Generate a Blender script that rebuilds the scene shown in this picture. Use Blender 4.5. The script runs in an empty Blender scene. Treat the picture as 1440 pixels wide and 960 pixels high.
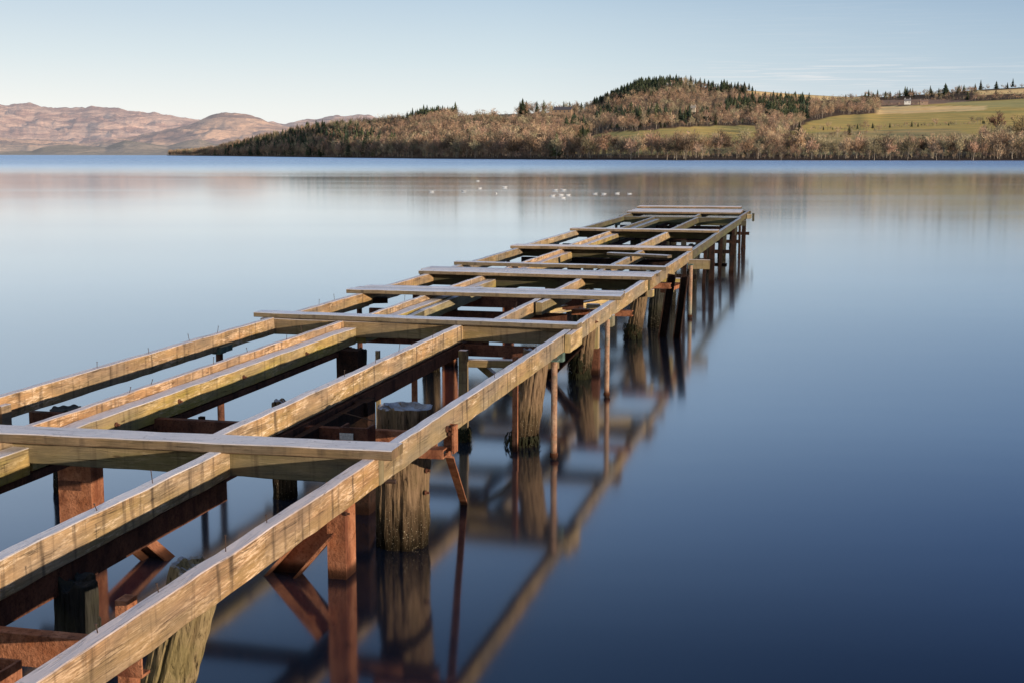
import bpy, bmesh, math, random
import numpy as np
from mathutils import Vector, Matrix, noise
random.seed(7)
rng = np.random.default_rng(11)
scene = bpy.context.scene
C = scene.collection
R = math.radians

# ------------------------------------------------------------------ camera
FPX, CAM_H = 1857.0, 2.47
PITCH = math.atan(261.5 / FPX)
ROLL = R(0.095)
cd = bpy.data.cameras.new('camera')
cam = bpy.data.objects.new('camera', cd)
C.objects.link(cam)
cd.sensor_width = 36.0
cd.lens = 36.0 * FPX / 1440.0
cd.clip_start = 0.05
cd.clip_end = 80000
cam.location = (0, 0, CAM_H)
cam.rotation_euler = (Matrix.Rotation(R(90) - PITCH, 3, 'X') @ Matrix.Rotation(ROLL, 3, 'Z')).to_euler()
scene.camera = cam
scene.view_settings.view_transform = 'Standard'
scene.view_settings.look = 'None'
scene.view_settings.exposure = 0
scene.render.film_transparent = False
scene.cycles.max_bounces = 6
scene.cycles.caustics_reflective = False
scene.cycles.caustics_refractive = False


def ray(px, py):
    x = (px - 720) / FPX
    y = -(py - 480) / FPX
    c, s = math.cos(ROLL), math.sin(ROLL)
    x, y = x * c - y * s, x * s + y * c
    return x, math.cos(PITCH) + y * math.sin(PITCH), -math.sin(PITCH) + y * math.cos(PITCH)


def survey(px, py, D):
    """point of the landscape seen in direction (px,py) at forward distance D"""
    r = ray(px, py)
    t = D / r[1]
    return Vector((r[0] * t, D, CAM_H + r[2] * t))


def interp(x, knots):
    if x <= knots[0][0]:
        return knots[0][1]
    for (a, b), (c, d) in zip(knots, knots[1:]):
        if x <= c:
            return b + (d - b) * (x - a) / (c - a)
    return knots[-1][1]


# ------------------------------------------------------------------ materials
class NT:
    def __init__(self, name):
        self.m = bpy.data.materials.new(name)
        self.m.use_nodes = True
        self.t = self.m.node_tree
        self.b = self.t.nodes['Principled BSDF']

    def n(self, typ, **kw):
        nd = self.t.nodes.new(typ)
        for k, v in kw.items():
            if k.startswith('i_'):
                nd.inputs[k[2:].replace('_', ' ')].default_value = v
            else:
                setattr(nd, k, v)
        return nd

    def l(self, a, b):
        self.t.links.new(a, b)

    def mapping(self, src, scale, loc=(0, 0, 0)):
        m = self.n('ShaderNodeMapping')
        m.inputs['Scale'].default_value = scale
        m.inputs['Location'].default_value = loc
        self.l(src, m.inputs['Vector'])
        return m.outputs[0]

    def noise(self, vec, scale=1.0, detail=4, rough=0.55, dist=0.0):
        n = self.n('ShaderNodeTexNoise')
        n.inputs['Scale'].default_value = scale
        n.inputs['Detail'].default_value = detail
        n.inputs['Roughness'].default_value = rough
        n.inputs['Distortion'].default_value = dist
        self.l(vec, n.inputs['Vector'])
        return n.outputs['Fac']

    def ramp(self, fac, stops, interp='LINEAR'):
        r = self.n('ShaderNodeValToRGB')
        r.color_ramp.interpolation = interp
        e = r.color_ramp.elements
        while len(e) < len(stops):
            e.new(0.5)
        for el, (p, c) in zip(e, stops):
            el.position = p
            el.color = (c, c, c, 1) if isinstance(c, (int, float)) else (*c, 1)
        self.l(fac, r.inputs[0])
        return r.outputs[0]

    def mix(self, fac, a, b, mode='MIX'):
        m = self.n('ShaderNodeMix', data_type='RGBA', blend_type=mode)
        for s, v in ((0, fac), (6, a), (7, b)):
            if isinstance(v, (int, float)):
                m.inputs[s].default_value = v if s == 0 else (v, v, v, 1)
            elif isinstance(v, tuple):
                m.inputs[s].default_value = (*v, 1)
            else:
                self.l(v, m.inputs[s])
        return m.outputs[2]

    def math(self, op, a, b=0.0, clamp=False):
        m = self.n('ShaderNodeMath', operation=op, use_clamp=clamp)
        for s, v in ((0, a), (1, b)):
            if isinstance(v, (int, float)):
                m.inputs[s].default_value = v
            else:
                self.l(v, m.inputs[s])
        return m.outputs[0]

    def bump(self, h, strength=0.3, dist=0.01):
        b = self.n('ShaderNodeBump')
        b.inputs['Strength'].default_value = strength
        b.inputs['Distance'].default_value = dist
        self.l(h, b.inputs['Height'])
        self.l(b.outputs[0], self.b.inputs['Normal'])

    def out(self, color=None, rough=0.85, spec=0.2):
        if color is not None:
            if isinstance(color, tuple):
                self.b.inputs['Base Color'].default_value = (*color, 1)
            else:
                self.l(color, self.b.inputs['Base Color'])
        if isinstance(rough, (int, float)):
            self.b.inputs['Roughness'].default_value = rough
        else:
            self.l(rough, self.b.inputs['Roughness'])
        self.b.inputs['Specular IOR Level'].default_value = spec
        return self.m


def wood(name, base, pale, pale_amt, green, green_amt, dark_amt, top=(0.80, 0.79, 0.85)):
    k = NT(name)
    uv = k.n('ShaderNodeUVMap').outputs[0]
    geo = k.n('ShaderNodeNewGeometry')
    oi = k.n('ShaderNodeObjectInfo')
    grain = k.noise(k.mapping(uv, (3.5, 110, 1)), 1.0, 6, 0.7, 0.35)
    fine = k.noise(k.mapping(uv, (9, 260, 1)), 1.0, 3, 0.6)
    blotch = k.noise(k.mapping(uv, (3.4, 13, 1), (3, 7, 0)), 1.0, 6, 0.68)
    col = k.mix(k.ramp(grain, [(0.3, 0), (0.7, 1)]), tuple(c * 0.62 for c in base), tuple(c * 1.25 for c in base))
    col = k.mix(k.ramp(blotch, [(0.42, 0), (0.62, 0.75)]), col, tuple(c * 0.42 for c in base))
    # green and yellow algae low on the face
    sep = k.n('ShaderNodeSeparateXYZ'); k.l(uv, sep.inputs[0])
    g = k.noise(k.mapping(uv, (1.3, 10, 1), (11, 2, 0)), 1.0, 4, 0.6)
    low = k.math('MULTIPLY', sep.outputs[1], -2.2)
    gm = k.ramp(k.math('ADD', g, low), [(0.22, 0), (0.42, green_amt)])
    col = k.mix(gm, col, green)
    # bare pale patches where the surface has flaked
    p = k.noise(k.mapping(uv, (13, 90, 1), (5, 1, 0)), 1.0, 8, 0.78, 0.1)
    p2 = k.noise(k.mapping(uv, (3.2, 14, 1), (1, 9, 0)), 1.0, 4, 0.65)
    p2 = k.math('ADD', p2, k.math('MULTIPLY', k.math('SUBTRACT', oi.outputs['Random'], 0.62), 0.16))
    pm = k.ramp(k.math('MULTIPLY', p, k.ramp(p2, [(0.38, 0.70), (0.62, 1.2)])), [(0.52, 0), (0.68, pale_amt)])
    big = k.noise(k.mapping(uv, (0.9, 2.0, 1), (17, 3, 0)), 1.0, 3, 0.6)
    pm = k.math('MULTIPLY', pm, k.ramp(big, [(0.38, 0.12), (0.60, 1.0)]))
    col = k.mix(k.ramp(big, [(0.40, 0.55), (0.58, 0.0)]), col, tuple(0.62 * sum(base) / 3 * f for f in (1.08, 0.98, 0.85)))
    col = k.mix(pm, col, pale)
    # dark water stains running down the face, and seams
    st = k.noise(k.mapping(uv, (16, 1.6, 1)), 1.0, 3, 0.6)
    col = k.mix(k.ramp(st, [(0.52, 0), (0.70, dark_amt)]), col, (0.07, 0.05, 0.035))
    cr = k.noise(k.mapping(uv, (1.1, 55, 1), (2, 4, 0)), 1.0, 2, 0.4, 0.3)
    crm = k.ramp(cr, [(0.478, 0), (0.49, 0.75), (0.502, 0)])
    crm = k.math('MULTIPLY', crm, k.ramp(blotch, [(0.45, 0), (0.6, 1)]))
    col = k.mix(crm, col, (0.03, 0.02, 0.015))
    kn = k.n('ShaderNodeTexVoronoi', feature='F1')
    kn.inputs['Scale'].default_value = 1.0
    k.l(k.mapping(uv, (3.1, 13, 1)), kn.inputs['Vector'])
    col = k.mix(k.ramp(kn.outputs['Distance'], [(0.05, 0.7), (0.10, 0)]), col, (0.05, 0.025, 0.015))
    # weathered frosty upward surface, the sky's lavender sheen put into its colour
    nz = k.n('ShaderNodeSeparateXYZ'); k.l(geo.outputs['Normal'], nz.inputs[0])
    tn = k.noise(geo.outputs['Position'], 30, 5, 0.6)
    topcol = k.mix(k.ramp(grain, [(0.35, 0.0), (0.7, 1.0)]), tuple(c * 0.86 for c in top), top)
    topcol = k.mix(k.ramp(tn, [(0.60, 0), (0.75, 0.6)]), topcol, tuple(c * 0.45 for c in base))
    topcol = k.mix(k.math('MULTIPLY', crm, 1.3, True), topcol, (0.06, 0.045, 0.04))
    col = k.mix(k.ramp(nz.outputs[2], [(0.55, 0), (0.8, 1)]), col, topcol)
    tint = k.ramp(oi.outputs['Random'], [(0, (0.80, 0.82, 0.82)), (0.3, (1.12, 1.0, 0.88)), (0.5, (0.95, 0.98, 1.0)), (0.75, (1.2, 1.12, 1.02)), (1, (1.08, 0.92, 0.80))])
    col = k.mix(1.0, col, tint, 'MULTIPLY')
    h = k.math('ADD', k.math('MULTIPLY', grain, 0.7), k.math('MULTIPLY', fine, 0.5))
    h = k.math('SUBTRACT', h, k.math('MULTIPLY', crm, 1.2))
    k.bump(h, 0.7, 0.010)
    return k.out(col, 0.8, 0.25)


def rust(name, base, hi, dark, wet=True):
    k = NT(name)
    geo = k.n('ShaderNodeNewGeometry')
    pos = geo.outputs['Position']
    a = k.noise(pos, 9, 6, 0.65)
    b = k.noise(pos, 70, 4, 0.7)
    c = k.noise(k.mapping(pos, (7, 7, 1.5)), 1, 4, 0.6)
    col = k.mix(k.ramp(a, [(0.35, 0), (0.65, 1)]), base, hi)
    col = k.mix(k.ramp(c, [(0.5, 0), (0.68, 0.85)]), col, dark)
    col = k.mix(k.ramp(b, [(0.50, 0), (0.66, 0.7)]), col, tuple(x * 0.40 for x in base))
    dd = k.noise(k.mapping(pos, (14, 14, 9)), 1, 6, 0.75)
    col = k.mix(k.ramp(dd, [(0.52, 0), (0.66, 0.6)]), col, tuple(x * 0.5 for x in dark))
    if wet:
        z = k.n('ShaderNodeSeparateXYZ'); k.l(pos, z.inputs[0])
        zz = k.math('ADD', z.outputs[2], k.math('MULTIPLY', k.math('SUBTRACT', b, 0.5), 0.04))
        col = k.mix(k.ramp(zz, [(0.015, 0.95), (0.045, 0.8), (0.08, 0.0)]), col, (0.018, 0.007, 0.004))
    k.bump(k.math('ADD', b, k.math('MULTIPLY', a, 0.8)), 0.8, 0.010)
    return k.out(col, 0.85, 0.1)


def pile_mat(name, base, hi, green=0.3, frost=1.0):
    k = NT(name)
    geo = k.n('ShaderNodeNewGeometry')
    pos = geo.outputs['Position']
    v = k.noise(k.mapping(pos, (55, 55, 5)), 1, 7, 0.72, 0.5)
    w = k.noise(k.mapping(pos, (110, 110, 6)), 1, 3, 0.6)
    b = k.noise(pos, 6, 4, 0.6)
    col = k.mix(k.ramp(v, [(0.3, 0), (0.66, 1)]), base, hi)
    col = k.mix(k.ramp(b, [(0.45, 0), (0.62, green)]), col, (0.13, 0.12, 0.03))
    col = k.mix(k.ramp(v, [(0.36, 0.9), (0.43, 0)]), col, (0.02, 0.014, 0.01))
    z = k.n('ShaderNodeSeparateXYZ'); k.l(pos, z.inputs[0])
    zz = k.math('ADD', z.outputs[2], k.math('MULTIPLY', k.math('SUBTRACT', v, 0.5), 0.25))
    col = k.mix(k.ramp(zz, [(0.03, 0.97), (0.10, 0.8), (0.24, 0.5), (0.36, 0.0)]), col, (0.009, 0.007, 0.004))
    sp = k.noise(pos, 120, 2, 0.5)
    col = k.mix(k.math('MULTIPLY', k.ramp(sp, [(0.66, 0), (0.70, 0.7)]), k.ramp(zz, [(0.2, 1), (0.4, 0)])), col, (0.5, 0.42, 0.3))
    nz = k.n('ShaderNodeSeparateXYZ'); k.l(geo.outputs['Normal'], nz.inputs[0])
    col = k.mix(k.math('MULTIPLY', k.ramp(nz.outputs[2], [(0.7, 0), (0.85, 1)]), k.ramp(b, [(0.40, 0.35 * frost), (0.58, frost)])), col, (0.42, 0.44, 0.50))
    k.bump(k.math('ADD', v, k.math('MULTIPLY', w, 0.5)), 0.9, 0.012)
    return k.out(col, 0.95, 0.04)


def plain(name, c, rough=0.7, spec=0.3, var=0.25, sc=20):
    k = NT(name)
    geo = k.n('ShaderNodeNewGeometry')
    n = k.noise(geo.outputs['Position'], sc, 4, 0.6)
    col = k.mix(k.ramp(n, [(0.3, 0), (0.7, 1)]), tuple(x * (1 - var) for x in c), tuple(min(1, x * (1 + var)) for x in c))
    return k.out(col, rough, spec)


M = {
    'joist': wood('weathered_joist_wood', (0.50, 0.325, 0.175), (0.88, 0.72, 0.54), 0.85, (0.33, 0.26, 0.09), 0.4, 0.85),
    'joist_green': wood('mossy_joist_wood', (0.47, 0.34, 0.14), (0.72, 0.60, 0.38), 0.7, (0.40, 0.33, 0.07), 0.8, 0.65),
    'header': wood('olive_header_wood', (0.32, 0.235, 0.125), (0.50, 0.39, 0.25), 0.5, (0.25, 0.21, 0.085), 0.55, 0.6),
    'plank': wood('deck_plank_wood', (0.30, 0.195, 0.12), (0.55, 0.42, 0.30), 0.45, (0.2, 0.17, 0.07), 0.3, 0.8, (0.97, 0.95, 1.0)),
    'far': wood('dark_green_wood', (0.13, 0.11, 0.07), (0.3, 0.26, 0.18), 0.3, (0.09, 0.10, 0.035), 0.7, 0.5, (0.42, 0.47, 0.55)),  # far bays' shade put into this darker green wood and its bluish tops
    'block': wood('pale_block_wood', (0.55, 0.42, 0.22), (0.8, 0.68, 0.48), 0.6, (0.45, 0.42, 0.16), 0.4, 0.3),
    'rust': rust('orange_rust', (0.34, 0.125, 0.058), (0.50, 0.22, 0.12), (0.15, 0.05, 0.03)),
    'rust_dark': rust('dark_rust', (0.12, 0.05, 0.032), (0.20, 0.085, 0.05), (0.05, 0.025, 0.02)),
    'rust_black': rust('black_rust', (0.022, 0.015, 0.013), (0.06, 0.028, 0.018), (0.012, 0.010, 0.010)),
    'pipe': rust('flaking_painted_pipe', (0.34, 0.17, 0.10), (0.50, 0.34, 0.24), (0.20, 0.28, 0.22)),
    'green_paint': plain('green_painted_steel', (0.10, 0.15, 0.12), 0.6, 0.3, 0.5),
    'white_paint': plain('white_paint_mark', (0.6, 0.58, 0.52), 0.6, 0.3, 0.3, 90),
    'pile': pile_mat('pile_wood', (0.075, 0.048, 0.028), (0.29, 0.19, 0.115), 0.12),
    'pile_yellow': pile_mat('yellow_pile_wood', (0.15, 0.105, 0.055), (0.38, 0.28, 0.15), 0.35),
    'pile_black': pile_mat('black_pile_wood', (0.018, 0.018, 0.016), (0.06, 0.055, 0.045), 0.1, 0.08),
    'iron': plain('dark_iron', (0.06, 0.035, 0.025), 0.7, 0.3, 0.4, 200),
    'weed': plain('lake_weed', (0.022, 0.022, 0.011), 0.9, 0.1, 0.5, 60),
}

# ------------------------------------------------------------------ object helpers
A = R(13.6)
PM = Matrix.Translation((-2.21 * math.cos(A), 2.21 * math.sin(A), 0)) @ Matrix.Rotation(-A, 4, 'Z')


def tag(o, label=None, cat=None, group=None, kind=None):
    for k, v in (('label', label), ('category', cat), ('group', group), ('kind', kind)):
        if v:
            o[k] = v
    return o


def link(name, me, mats, parent=None, loc=None):
    o = bpy.data.objects.new(name, me)
    for m in (mats if isinstance(mats, (list, tuple)) else [mats]):
        me.materials.append(m)
    if loc is not None:
        o.location = loc
    C.objects.link(o)
    if parent is not None:
        o.parent = parent
    return o


def finish(name, bm, mat, parent, smooth=False, centre=None):
    bmesh.ops.recalc_face_normals(bm, faces=bm.faces)
    if centre is None:
        c = Vector((0, 0, 0))
        for v in bm.verts:
            c += v.co
        c /= max(1, len(bm.verts))
    else:
        c = Vector(centre)
    for v in bm.verts:
        v.co -= c
    if parent is None:
        pass
    me = bpy.data.meshes.new(name)
    bm.to_mesh(me)
    bm.free()
    if smooth:
        for p in me.polygons:
            p.use_smooth = True
    o = link(name, me, mat, parent)
    if parent is not None and parent.name.startswith('derelict_pier'):
        o.location = c
    elif parent is not None:
        o.location = c - Vector(parent.get('_org', (0, 0, 0)))
    else:
        o.matrix_world = PM @ Matrix.Translation(c)
    return o


def frame(p0, p1, up=(0, 0, 1)):
    t = (p1 - p0).normalized()
    s = t.cross(Vector(up))
    if s.length < 1e-3:
        s = t.cross(Vector((0, 1, 0)))
    s.normalize()
    return t, s, s.cross(t).normalized()


def extrude(bm, prof, p0, p1, up=(0, 0, 1), seg=0.12, jit=0.0, uvoff=None, taper=1.0, roll=0.0, cut0=0.0, cut1=0.0):
    """sweep a 2-D profile (side, up) from p0 to p1"""
    p0, p1 = Vector(p0), Vector(p1)
    t, s, u = frame(p0, p1, up)
    if roll:
        s, u = s * math.cos(roll) + u * math.sin(roll), u * math.cos(roll) - s * math.sin(roll)
    L = (p1 - p0).length
    n = max(1, int(L / seg))
    uvl = bm.loops.layers.uv.verify()
    off = uvoff if uvoff is not None else random.uniform(0, 60)
    rings = []
    miny = min(b for a, b in prof)
    for i in range(n + 1):
        f = i / n
        ring = []
        sc = 1 + (taper - 1) * f
        base = p0.lerp(p1, f)
        for (a, b) in prof:
            co = base + s * (a * sc) + u * (b * sc)
            if i == 0 and cut0:
                co += t * cut0 * a
            if i == n and cut1:
                co += t * cut1 * a
            if jit:
                q = co * 5 + Vector((off, 0, 0))
                co = co + (s * noise.noise(q) + u * noise.noise(q + Vector((9, 9, 9)))) * jit
                q = co * 28 + Vector((off, 3, 0))
                co = co + (s * noise.noise(q) + u * noise.noise(q + Vector((9, 9, 9)))) * jit * 0.35
            ring.append(bm.verts.new(co))
        rings.append(ring)
    m = len(prof)
    for i in range(n):
        for j in range(m):
            k = (j + 1) % m
            f = bm.faces.new((rings[i][j], rings[i][k], rings[i + 1][k], rings[i + 1][j]))
            for lp, (ii, jj) in zip(f.loops, ((i, j), (i, k), (i + 1, k), (i + 1, j))):
                a, b = prof[jj]
                if abs(prof[j][0] - prof[k][0]) > abs(prof[j][1] - prof[k][1]):
                    vv = a + 2.0
                else:
                    vv = b - miny
                lp[uvl].uv = (off + L * ii / n, vv + 0.0)
    for ring, f0 in ((rings[0], 0), (rings[-1], 1)):
        f = bm.faces.new(ring if f0 else ring[::-1])
        for lp in f.loops:
            d = lp.vert.co - (p1 if f0 else p0)
            lp[uvl].uv = (off + 7 + d.dot(u) * 1.0, d.dot(s) + 0.05)
    return bm


def rect(w, h, c=0.005, drop=0.0):
    """chamfered rectangle; its top lies at b = -drop"""
    x, y0, y1 = w / 2, -drop - h, -drop
    return [(-x + c, y0), (x - c, y0), (x, y0 + c), (x, (y0 + y1) / 2), (x, y1 - c), (x - c, y1), (0, y1), (-x + c, y1), (-x, y1 - c),
            (-x, (y0 + y1) / 2), (-x, y0 + c)]


def boxp(w, h):
    return [(-w / 2, -h / 2), (w / 2, -h / 2), (w / 2, h / 2), (-w / 2, h / 2)]


def channel(w, h, t=0.012):  # web on -side, flanges towards +side
    return [(-w / 2, -h / 2), (w / 2, -h / 2), (w / 2, -h / 2 + t), (-w / 2 + t, -h / 2 + t), (-w / 2 + t, h / 2 - t), (w / 2, h / 2 - t), (w / 2, h / 2), (-w / 2, h / 2)]


def channel_open(w, h, t=0.012):  # the web on the far side, flanges towards the viewer's shore
    return [(-a, b) for a, b in channel(w, h, t)][::-1]


def hbeam(w, h, t=0.012):
    a, b = w / 2, h / 2
    return [(-a, -b), (a, -b), (a, -b + t), (t / 2, -b + t), (t / 2, b - t), (a, b - t), (a, b), (-a, b), (-a, b - t), (-t / 2, b - t), (-t / 2, -b + t), (-a, -b + t)]


def anglep(w, h, t=0.01):
    return [(-w / 2, -h / 2), (w / 2, -h / 2), (w / 2, -h / 2 + t), (-w / 2 + t, -h / 2 + t), (-w / 2 + t, h / 2), (-w / 2, h / 2)]


def circ(r, n=14):
    return [(r * math.cos(2 * math.pi * i / n), r * math.sin(2 * math.pi * i / n)) for i in range(n)]


pier = bpy.data.objects.new('derelict_pier', None)
C.objects.link(pier)
pier.matrix_world = PM
tag(pier, 'long ruined wooden pier of bare joists and rusty steel running out over the lake', 'pier')

ZT = 0.97
JH, JW = 0.152, 0.066


def joist(v0, u0, v1, u1, mat='joist', h=JH, w=JW, z0=ZT, z1=ZT, name='joist', cut=0.0):
    bm = bmesh.new()
    extrude(bm, rect(w, h, 0.004), (v0, u0, z0), (v1, u1, z1), jit=0.0055, cut1=cut)
    return finish(name, bm, M[mat], pier)


def header(u, v0, v1, mat='header', h=0.145, w=0.07, z=ZT - 0.003):
    bm = bmesh.new()
    extrude(bm, rect(w, h), (v0, u, z), (v1, u, z), jit=0.005)
    return finish('header_beam', bm, M[mat], pier)


def plank(v0, u0, v1, u1, w, t=0.045, z=1.019, mat='plank', tilt=0.0):
    bm = bmesh.new()
    extrude(bm, rect(w, t, 0.005), (v0, u0, z), (v1, u1, z + tilt), jit=0.003)
    return finish('deck_plank', bm, M[mat], pier)


def steel(name, prof, p0, p1, mat='rust', up=(0, 0, 1), roll=0.0, parent=pier, jit=0.002):
    bm = bmesh.new()
    extrude(bm, prof, p0, p1, up=up, seg=0.2, roll=roll, jit=jit)
    return finish(name, bm, M[mat], parent)


# ---- headers and joists, bay by bay ---------------------------------
HU = [0.9, 6.19, 11.33, 16.22, 21.25, 26.55, 32.8, 37.6]
for i, u in enumerate(HU[:-1]):
    header(u, -2.93, 0.036 if i != 1 else 0.034, 'header' if i < 3 else 'far')
L5 = [0.0] * 8
rows = {
    'R': ([0.0, 0.0, 0.0, 0.01, 0.02, 0.0, -0.05], 'joist'),
    'L4': ([-0.80, -1.0, -0.79, -0.75, -0.98, -1.02, -1.15], 'joist'),
    'L3': ([-2.00, -2.043, -1.975, -1.965, -2.04, -2.02, None], 'joist_green'),
    'L2': ([-2.085, -2.128, -2.06, -2.05, -2.125, -2.105, None], 'joist'),
    'L1': ([-2.86, -2.82, -2.78, -2.76, -2.83, -2.88, -2.95], 'joist'),
}
joists = {}
for key, (vs, mt) in rows.items():
    for i in range(7):
        v = vs[i]
        if v is None:
            continue
        a, b = HU[i] + 0.037, HU[i + 1] - 0.037
        if key == 'R' and i == 6:
            b = 37.2
        m = mt if i < (4 if key == 'R' else 5) else 'far'
        dz = {'L1': 0.006, 'L2': -0.002, 'L3': -0.058}.get(key, 0.0)
        w = JW if key != 'L3' else 0.11
        if key == 'L2':
            w = 0.05
        joists[key, i] = joist(v, a, v + random.uniform(-0.012, 0.012), b, m, z0=ZT + dz, z1=ZT + dz, w=w)
# a sister piece beside the broken middle joist
joist(-0.70, 13.2, -0.66, 14.6, 'header', h=0.13)
joist(-1.87, 12.9, -1.87, 15.3, 'block', h=0.13, w=0.06, z0=ZT - 0.08, z1=ZT - 0.06)
tag(joist(-1.865, 12.2, -1.87, 12.9, 'far', h=0.13, w=0.06, z0=ZT - 0.09, z1=ZT - 0.08), 'grey end of a pale doubled joist')

# bolts with washers on the mossy joist
def bolt(parent, v, u, z, r=0.016):
    bm = bmesh.new()
    extrude(bm, circ(r, 10), (v, u, z), (v + 0.008, u, z), seg=1)
    extrude(bm, circ(r * 0.5, 6), (v + 0.008, u, z), (v + 0.026, u, z), seg=1)
    bmesh.ops.recalc_face_normals(bm, faces=bm.faces)
    c = Vector((v, u, z))
    for q in bm.verts:
        q.co -= c
    me = bpy.data.meshes.new('bolt'); bm.to_mesh(me); bm.free()
    o = link('bolt', me, M['rust_dark'], parent)
    o.location = c - (parent.location if parent is not pier else Vector((0, 0, 0)))
    return o


for i, us in ((1, (6.6, 7.1, 7.9, 8.9, 10.1)), (2, (12.4, 14.6)), (0, (5.6,))):
    for u in us:
        bolt(joists['L3', i], rows['L3'][0][i] + 0.056, u, ZT - 0.125)
bolt(joists['R', 1], 0.034, 7.35, ZT - 0.10, 0.02)
bolt(joists['R', 2], 0.034, 12.4, ZT - 0.08, 0.014)

# ---- deck planks that are left -------------------------------------
plank(-3.0, 6.06, 0.12, 6.19, 0.20, 0.052)
plank(-3.0, 11.40, 0.09, 11.27, 0.18, 0.045)
plank(-2.93, 13.62, 0.09, 13.66, 0.17, 0.045)
plank(-2.90, 13.81, 0.08, 13.86, 0.17, 0.042)
plank(-2.86, 14.00, 0.05, 14.06, 0.15, 0.040)
plank(-2.88, 16.10, 0.11, 15.98, 0.21, 0.045)
plank(-2.92, 16.33, 0.10, 16.22, 0.21, 0.043)
plank(-2.92, 16.56, 0.12, 16.45, 0.20, 0.043)
plank(-2.84, 17.55, 0.10, 17.42, 0.15, 0.05)
plank(-2.87, 20.95, 0.05, 21.08, 0.20, 0.05)
plank(-2.86, 21.17, 0.03, 21.32, 0.19, 0.045)
plank(-2.92, 26.3, 0.03, 26.3, 0.34, 0.05)
plank(-1.06, 19.75, -0.10, 19.40, 0.14, 0.04)
for k in range(8):
    plank(-3.05 + random.uniform(-.03, .03), 34.55 + k * 0.24, -0.13 + random.uniform(-.03, .03), 34.7 + k * 0.24, 0.22, 0.05)
for k in range(3):
    plank(-3.12, 36.9 + k * 0.24, -0.28, 37.2 + k * 0.24, 0.22, 0.05, z=1.034 + 0.03)
header(36.9, -3.0, 0.02, 'far', z=0.968)
header(35.0, -3.0, 0.02, 'far', z=0.80)

# ---- nails left standing in the joists -----------------------------
def nail(v, u, h=0.05):
    bm = bmesh.new()
    l = Vector((random.uniform(-.012, .012), random.uniform(-.012, .012), h))
    extrude(bm, circ(0.0022, 5), (v, u, ZT - 0.01), Vector((v, u, ZT)) + l, seg=1)
    extrude(bm, circ(0.005, 6), Vector((v, u, ZT)) + l, Vector((v, u, ZT + 0.003)) + l, seg=1)
    finish('nail', bm, M['iron'], pier)


for v, us in ((-2.82, (8.3, 9.0, 9.7, 10.2, 12.5, 12.9)), (-2.13, (7.5, 7.8, 8.7, 9.3, 10.0, 10.4, 13.1)), (-1.0, (8.4, 9.6, 10.4, 9.0)), (-0.8, (4.9, 5.4, 12.6)),
              (0.0, (3.6, 4.0, 4.5, 4.9, 8.6, 9.9, 12.2))):
    for u in us:
        nail(v + random.uniform(-.015, .015), u, random.choice((0.03, 0.045, 0.06)))

# ---- blocks and brackets at the joints -----------------------------
joist(0.065, 10.88, 0.065, 11.40, 'block', h=0.155, w=0.05, name='timber_block')
steel('bracket', boxp(0.05, 0.08), (0.0, 10.86, 0.775), (0.0, 10.96, 0.775), 'green_paint')
joist(0.02, 13.35, 0.02, 13.5, 'block', h=0.12, w=0.05, z0=0.84, z1=0.84, name='timber_block')
bm = bmesh.new(); extrude(bm, rect(0.05, 0.15, 0.004), (0.03, 20.75, 0.86), (0.36, 20.85, 0.85), jit=0.004)
tag(finish('timber_block', bm, M['header'], pier), 'mossy block sticking out below the right joist')
bm = bmesh.new(); extrude(bm, rect(0.06, 0.12, 0.004), (-0.02, 35.6, 0.93), (0.10, 35.7, 0.93), jit=0.003)
finish('timber_block', bm, M['header'], pier)
bm = bmesh.new(); extrude(bm, rect(0.05, 0.22, 0.004), (0.12, 36.3, 0.93), (0.12, 36.5, 0.93), jit=0.003)
finish('timber_block', bm, M['far'], pier)
bm = bmesh.new(); extrude(bm, rect(0.09, 0.37, 0.004), (-2.79, 7.06, 0.93), (-2.79, 7.16, 0.93), jit=0.003)
bk = finish('timber_block', bm, M['joist'], pier)

# ---- steel beams below the joists ----------------------------------
for (v, a, b, h, m) in ((-0.98, 6.24, 16.1, 0.10, 'rust_dark'), (-0.82, 1.0, 6.14, 0.11, 'rust_dark'), (-2.02, 1.0, 11.2, 0.045, 'rust_dark'),
                        (-0.98, 16.3, 26.0, 0.10, 'rust_dark'), (-1.99, 16.3, 36.0, 0.08, 'rust_black')):
    zc = ZT - JH - 0.012 - h / 2 - (0.058 if v < -1.9 else 0)
    steel('steel_beam', channel(0.05, h, 0.008), (v, b, zc), (v, a, zc), m)


def cross(u, v0, v1, z, h=0.11, w=0.06, m='rust_dark'):
    return steel('cross_beam', channel(w, h, 0.01), (v1, u, z - h / 2), (v0, u, z - h / 2), m)


def gpost(v, u, wv, wu, z1, m='rust', prof=None, z0=-1.2, name='steel_post', dv=0.0, du=0.0, parent=pier):
    return steel(name, prof or boxp(wu, wv), (v - dv, u - du, z0), (v + dv, u + du, z1), m, up=(1, 0, 0), parent=parent)


# near bent (u about 4)
cross(4.04, -2.7, -0.10, 0.765, 0.12, m='rust')
steel('steel_bracket', channel(0.16, 0.16, 0.012), (-0.47, 3.66, 0.60), (-0.47, 3.66, 0.79), 'rust', up=(0, 1, 0))
gpost(-0.39, 4.42, 0.05, 0.08, 0.78, 'rust')
steel('brace', channel(0.05, 0.05, 0.008), (-0.42, 4.40, 0.62), (-0.50, 4.38, 0.47), 'rust_dark')
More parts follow.
